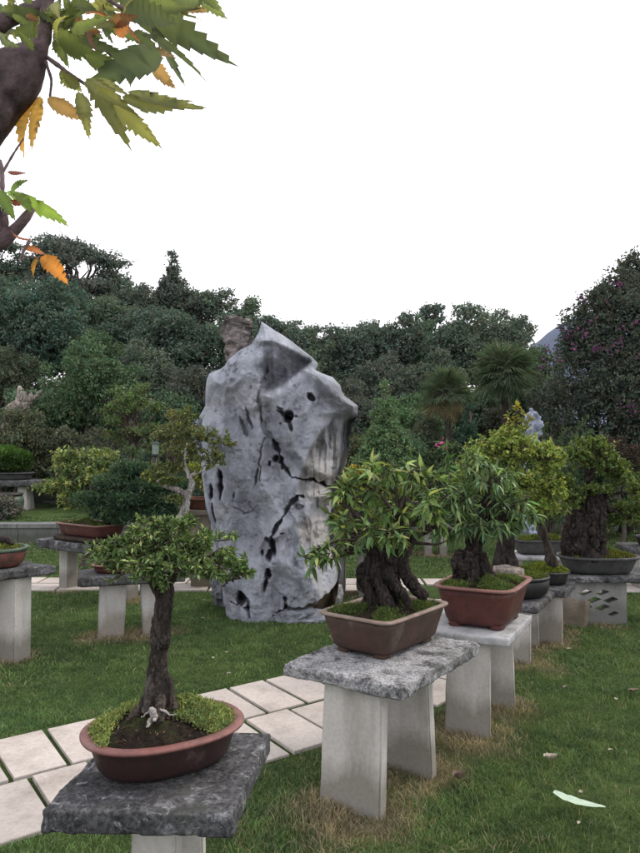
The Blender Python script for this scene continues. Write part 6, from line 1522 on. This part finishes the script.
fallen('curled pale brown leaf on the grass above the large pale leaf', 551, 765, 0.075, 0.035, 0.3, 'cream_leaf', 0.9, 2)
fallen('tiny cream leaf between the curled brown leaf and the large pale leaf', 581, 799, 0.03, 0.018, 1.0, 'cream_leaf', 0.5, 3)
fallen('dark curled leaf beside the foot of the centre table', 460, 784, 0.07, 0.035, 0.5, 'dry_leaf', 1.2, 4)
fallen('tiny cream leaf on the lawn right of the curled brown leaf', 611, 755, 0.025, 0.015, 0.2, 'cream_leaf', 0.5, 5)
fallen('small brown leaf at the right edge of the lawn', 634, 696, 0.08, 0.03, 0.4, 'dry_leaf', 0.6, 6)
fallen('small pale leaf near the right edge of the lawn', 616, 704, 0.03, 0.02, 1.3, 'cream_leaf', 0.4, 7)
fallen('brown leaf lying on the grass right of the white table', 565, 692, 0.045, 0.025, 0.9, 'dry_leaf', 0.6, 8)
fallen('small pale leaf on the lawn right of the top of the front trunk', 203, 621, 0.04, 0.02, 0.4, 'cream_leaf', 0.4, 9)
fallen('pale leaf on the open lawn right of the front trunk', 213, 662, 0.035, 0.018, 1.9, 'cream_leaf', 0.4, 10)
fallen('tiny yellowish leaf beside the path left of the centre table', 227, 657, 0.03, 0.018, 0.2, 'cream_leaf', 0.4, 11)
fallen('tiny pale leaf near the edge of the paving behind the front pot', 229, 678, 0.03, 0.02, 0.8, 'cream_leaf', 0.4, 12)
fallen('small pale leaf on the grass right of the white table leg', 517, 658, 0.035, 0.02, 0.4, 'cream_leaf', 0.4, 13)
fallen('pale leaf on the grass below the latticed bench', 569, 653, 0.05, 0.02, 0.1, 'cream_leaf', 0.4, 14)
fallen('tiny pale leaf beside the big pale blade near the bottom edge', 579, 830, 0.02, 0.014, 0.9, 'cream_leaf', 0.4, 15)
fallen('pale leaf lying on the dark lawn left of the rock foot', 205, 603, 0.04, 0.02, 0.0, 'cream_leaf', 0.4, 16)

# ================================================================== LIGHT AND CAMERA
SUN_AZ, SUN_EL = math.radians(62), math.radians(46)       # bright part of the thin cloud, to the right
w = bpy.data.worlds.new('World'); SC.world = w; w.use_nodes = True
nt = w.node_tree; nt.nodes.clear()
out = nt.nodes.new('ShaderNodeOutputWorld'); bg = nt.nodes.new('ShaderNodeBackground'); sky = nt.nodes.new('ShaderNodeTexSky')
sky.sky_type = 'NISHITA'; sky.sun_disc = False; sky.sun_elevation = SUN_EL; sky.sun_rotation = SUN_AZ
sky.air_density = 1.0; sky.dust_density = 3.0
tc = nt.nodes.new('ShaderNodeTexCoord')
cl = nt.nodes.new('ShaderNodeTexNoise'); cl.inputs['Scale'].default_value = 2.2; cl.inputs['Detail'].default_value = 5
nt.links.new(tc.outputs['Generated'], cl.inputs['Vector'])
cloud = ramp(nt, cl.outputs['Fac'], [(0.3, (12.2, 12.1, 12.7)), (0.7, (13.8, 13.6, 14.0))])
mx = mixc(nt, 0.88, sky.outputs[0], cloud)
nt.links.new(mx, bg.inputs['Color']); bg.inputs['Strength'].default_value = 0.135
nt.links.new(bg.outputs[0], out.inputs['Surface'])
sl = bpy.data.lights.new('sun', 'SUN'); sl.energy = 2.0; sl.angle = math.radians(12); sl.color = (1.0, 0.91, 0.78)
so = bpy.data.objects.new('sun', sl); COL.objects.link(so)
sd_ = Vector((math.sin(SUN_AZ) * math.cos(SUN_EL), math.cos(SUN_AZ) * math.cos(SUN_EL), math.sin(SUN_EL)))
so.rotation_euler = (-sd_).to_track_quat('-Z', 'Y').to_euler(); so.location = sd_ * 50

cam = bpy.data.cameras.new('camera'); co = bpy.data.objects.new('camera', cam); COL.objects.link(co)
co.location = (0, 0, EYE); co.rotation_euler = (math.pi / 2 + PITCH, 0, 0)
cam.sensor_width = 36; cam.sensor_fit = 'AUTO'; cam.lens = 36 * F_PX / 853; cam.clip_start = 0.05; cam.clip_end = 2000
SC.camera = co
SC.view_settings.view_transform = 'Standard'; SC.view_settings.look = 'None'; SC.view_settings.exposure = 0; SC.view_settings.gamma = 1
SC.cycles.max_bounces = 6; SC.cycles.diffuse_bounces = 3; SC.cycles.transmission_bounces = 4; SC.cycles.transparent_max_bounces = 4
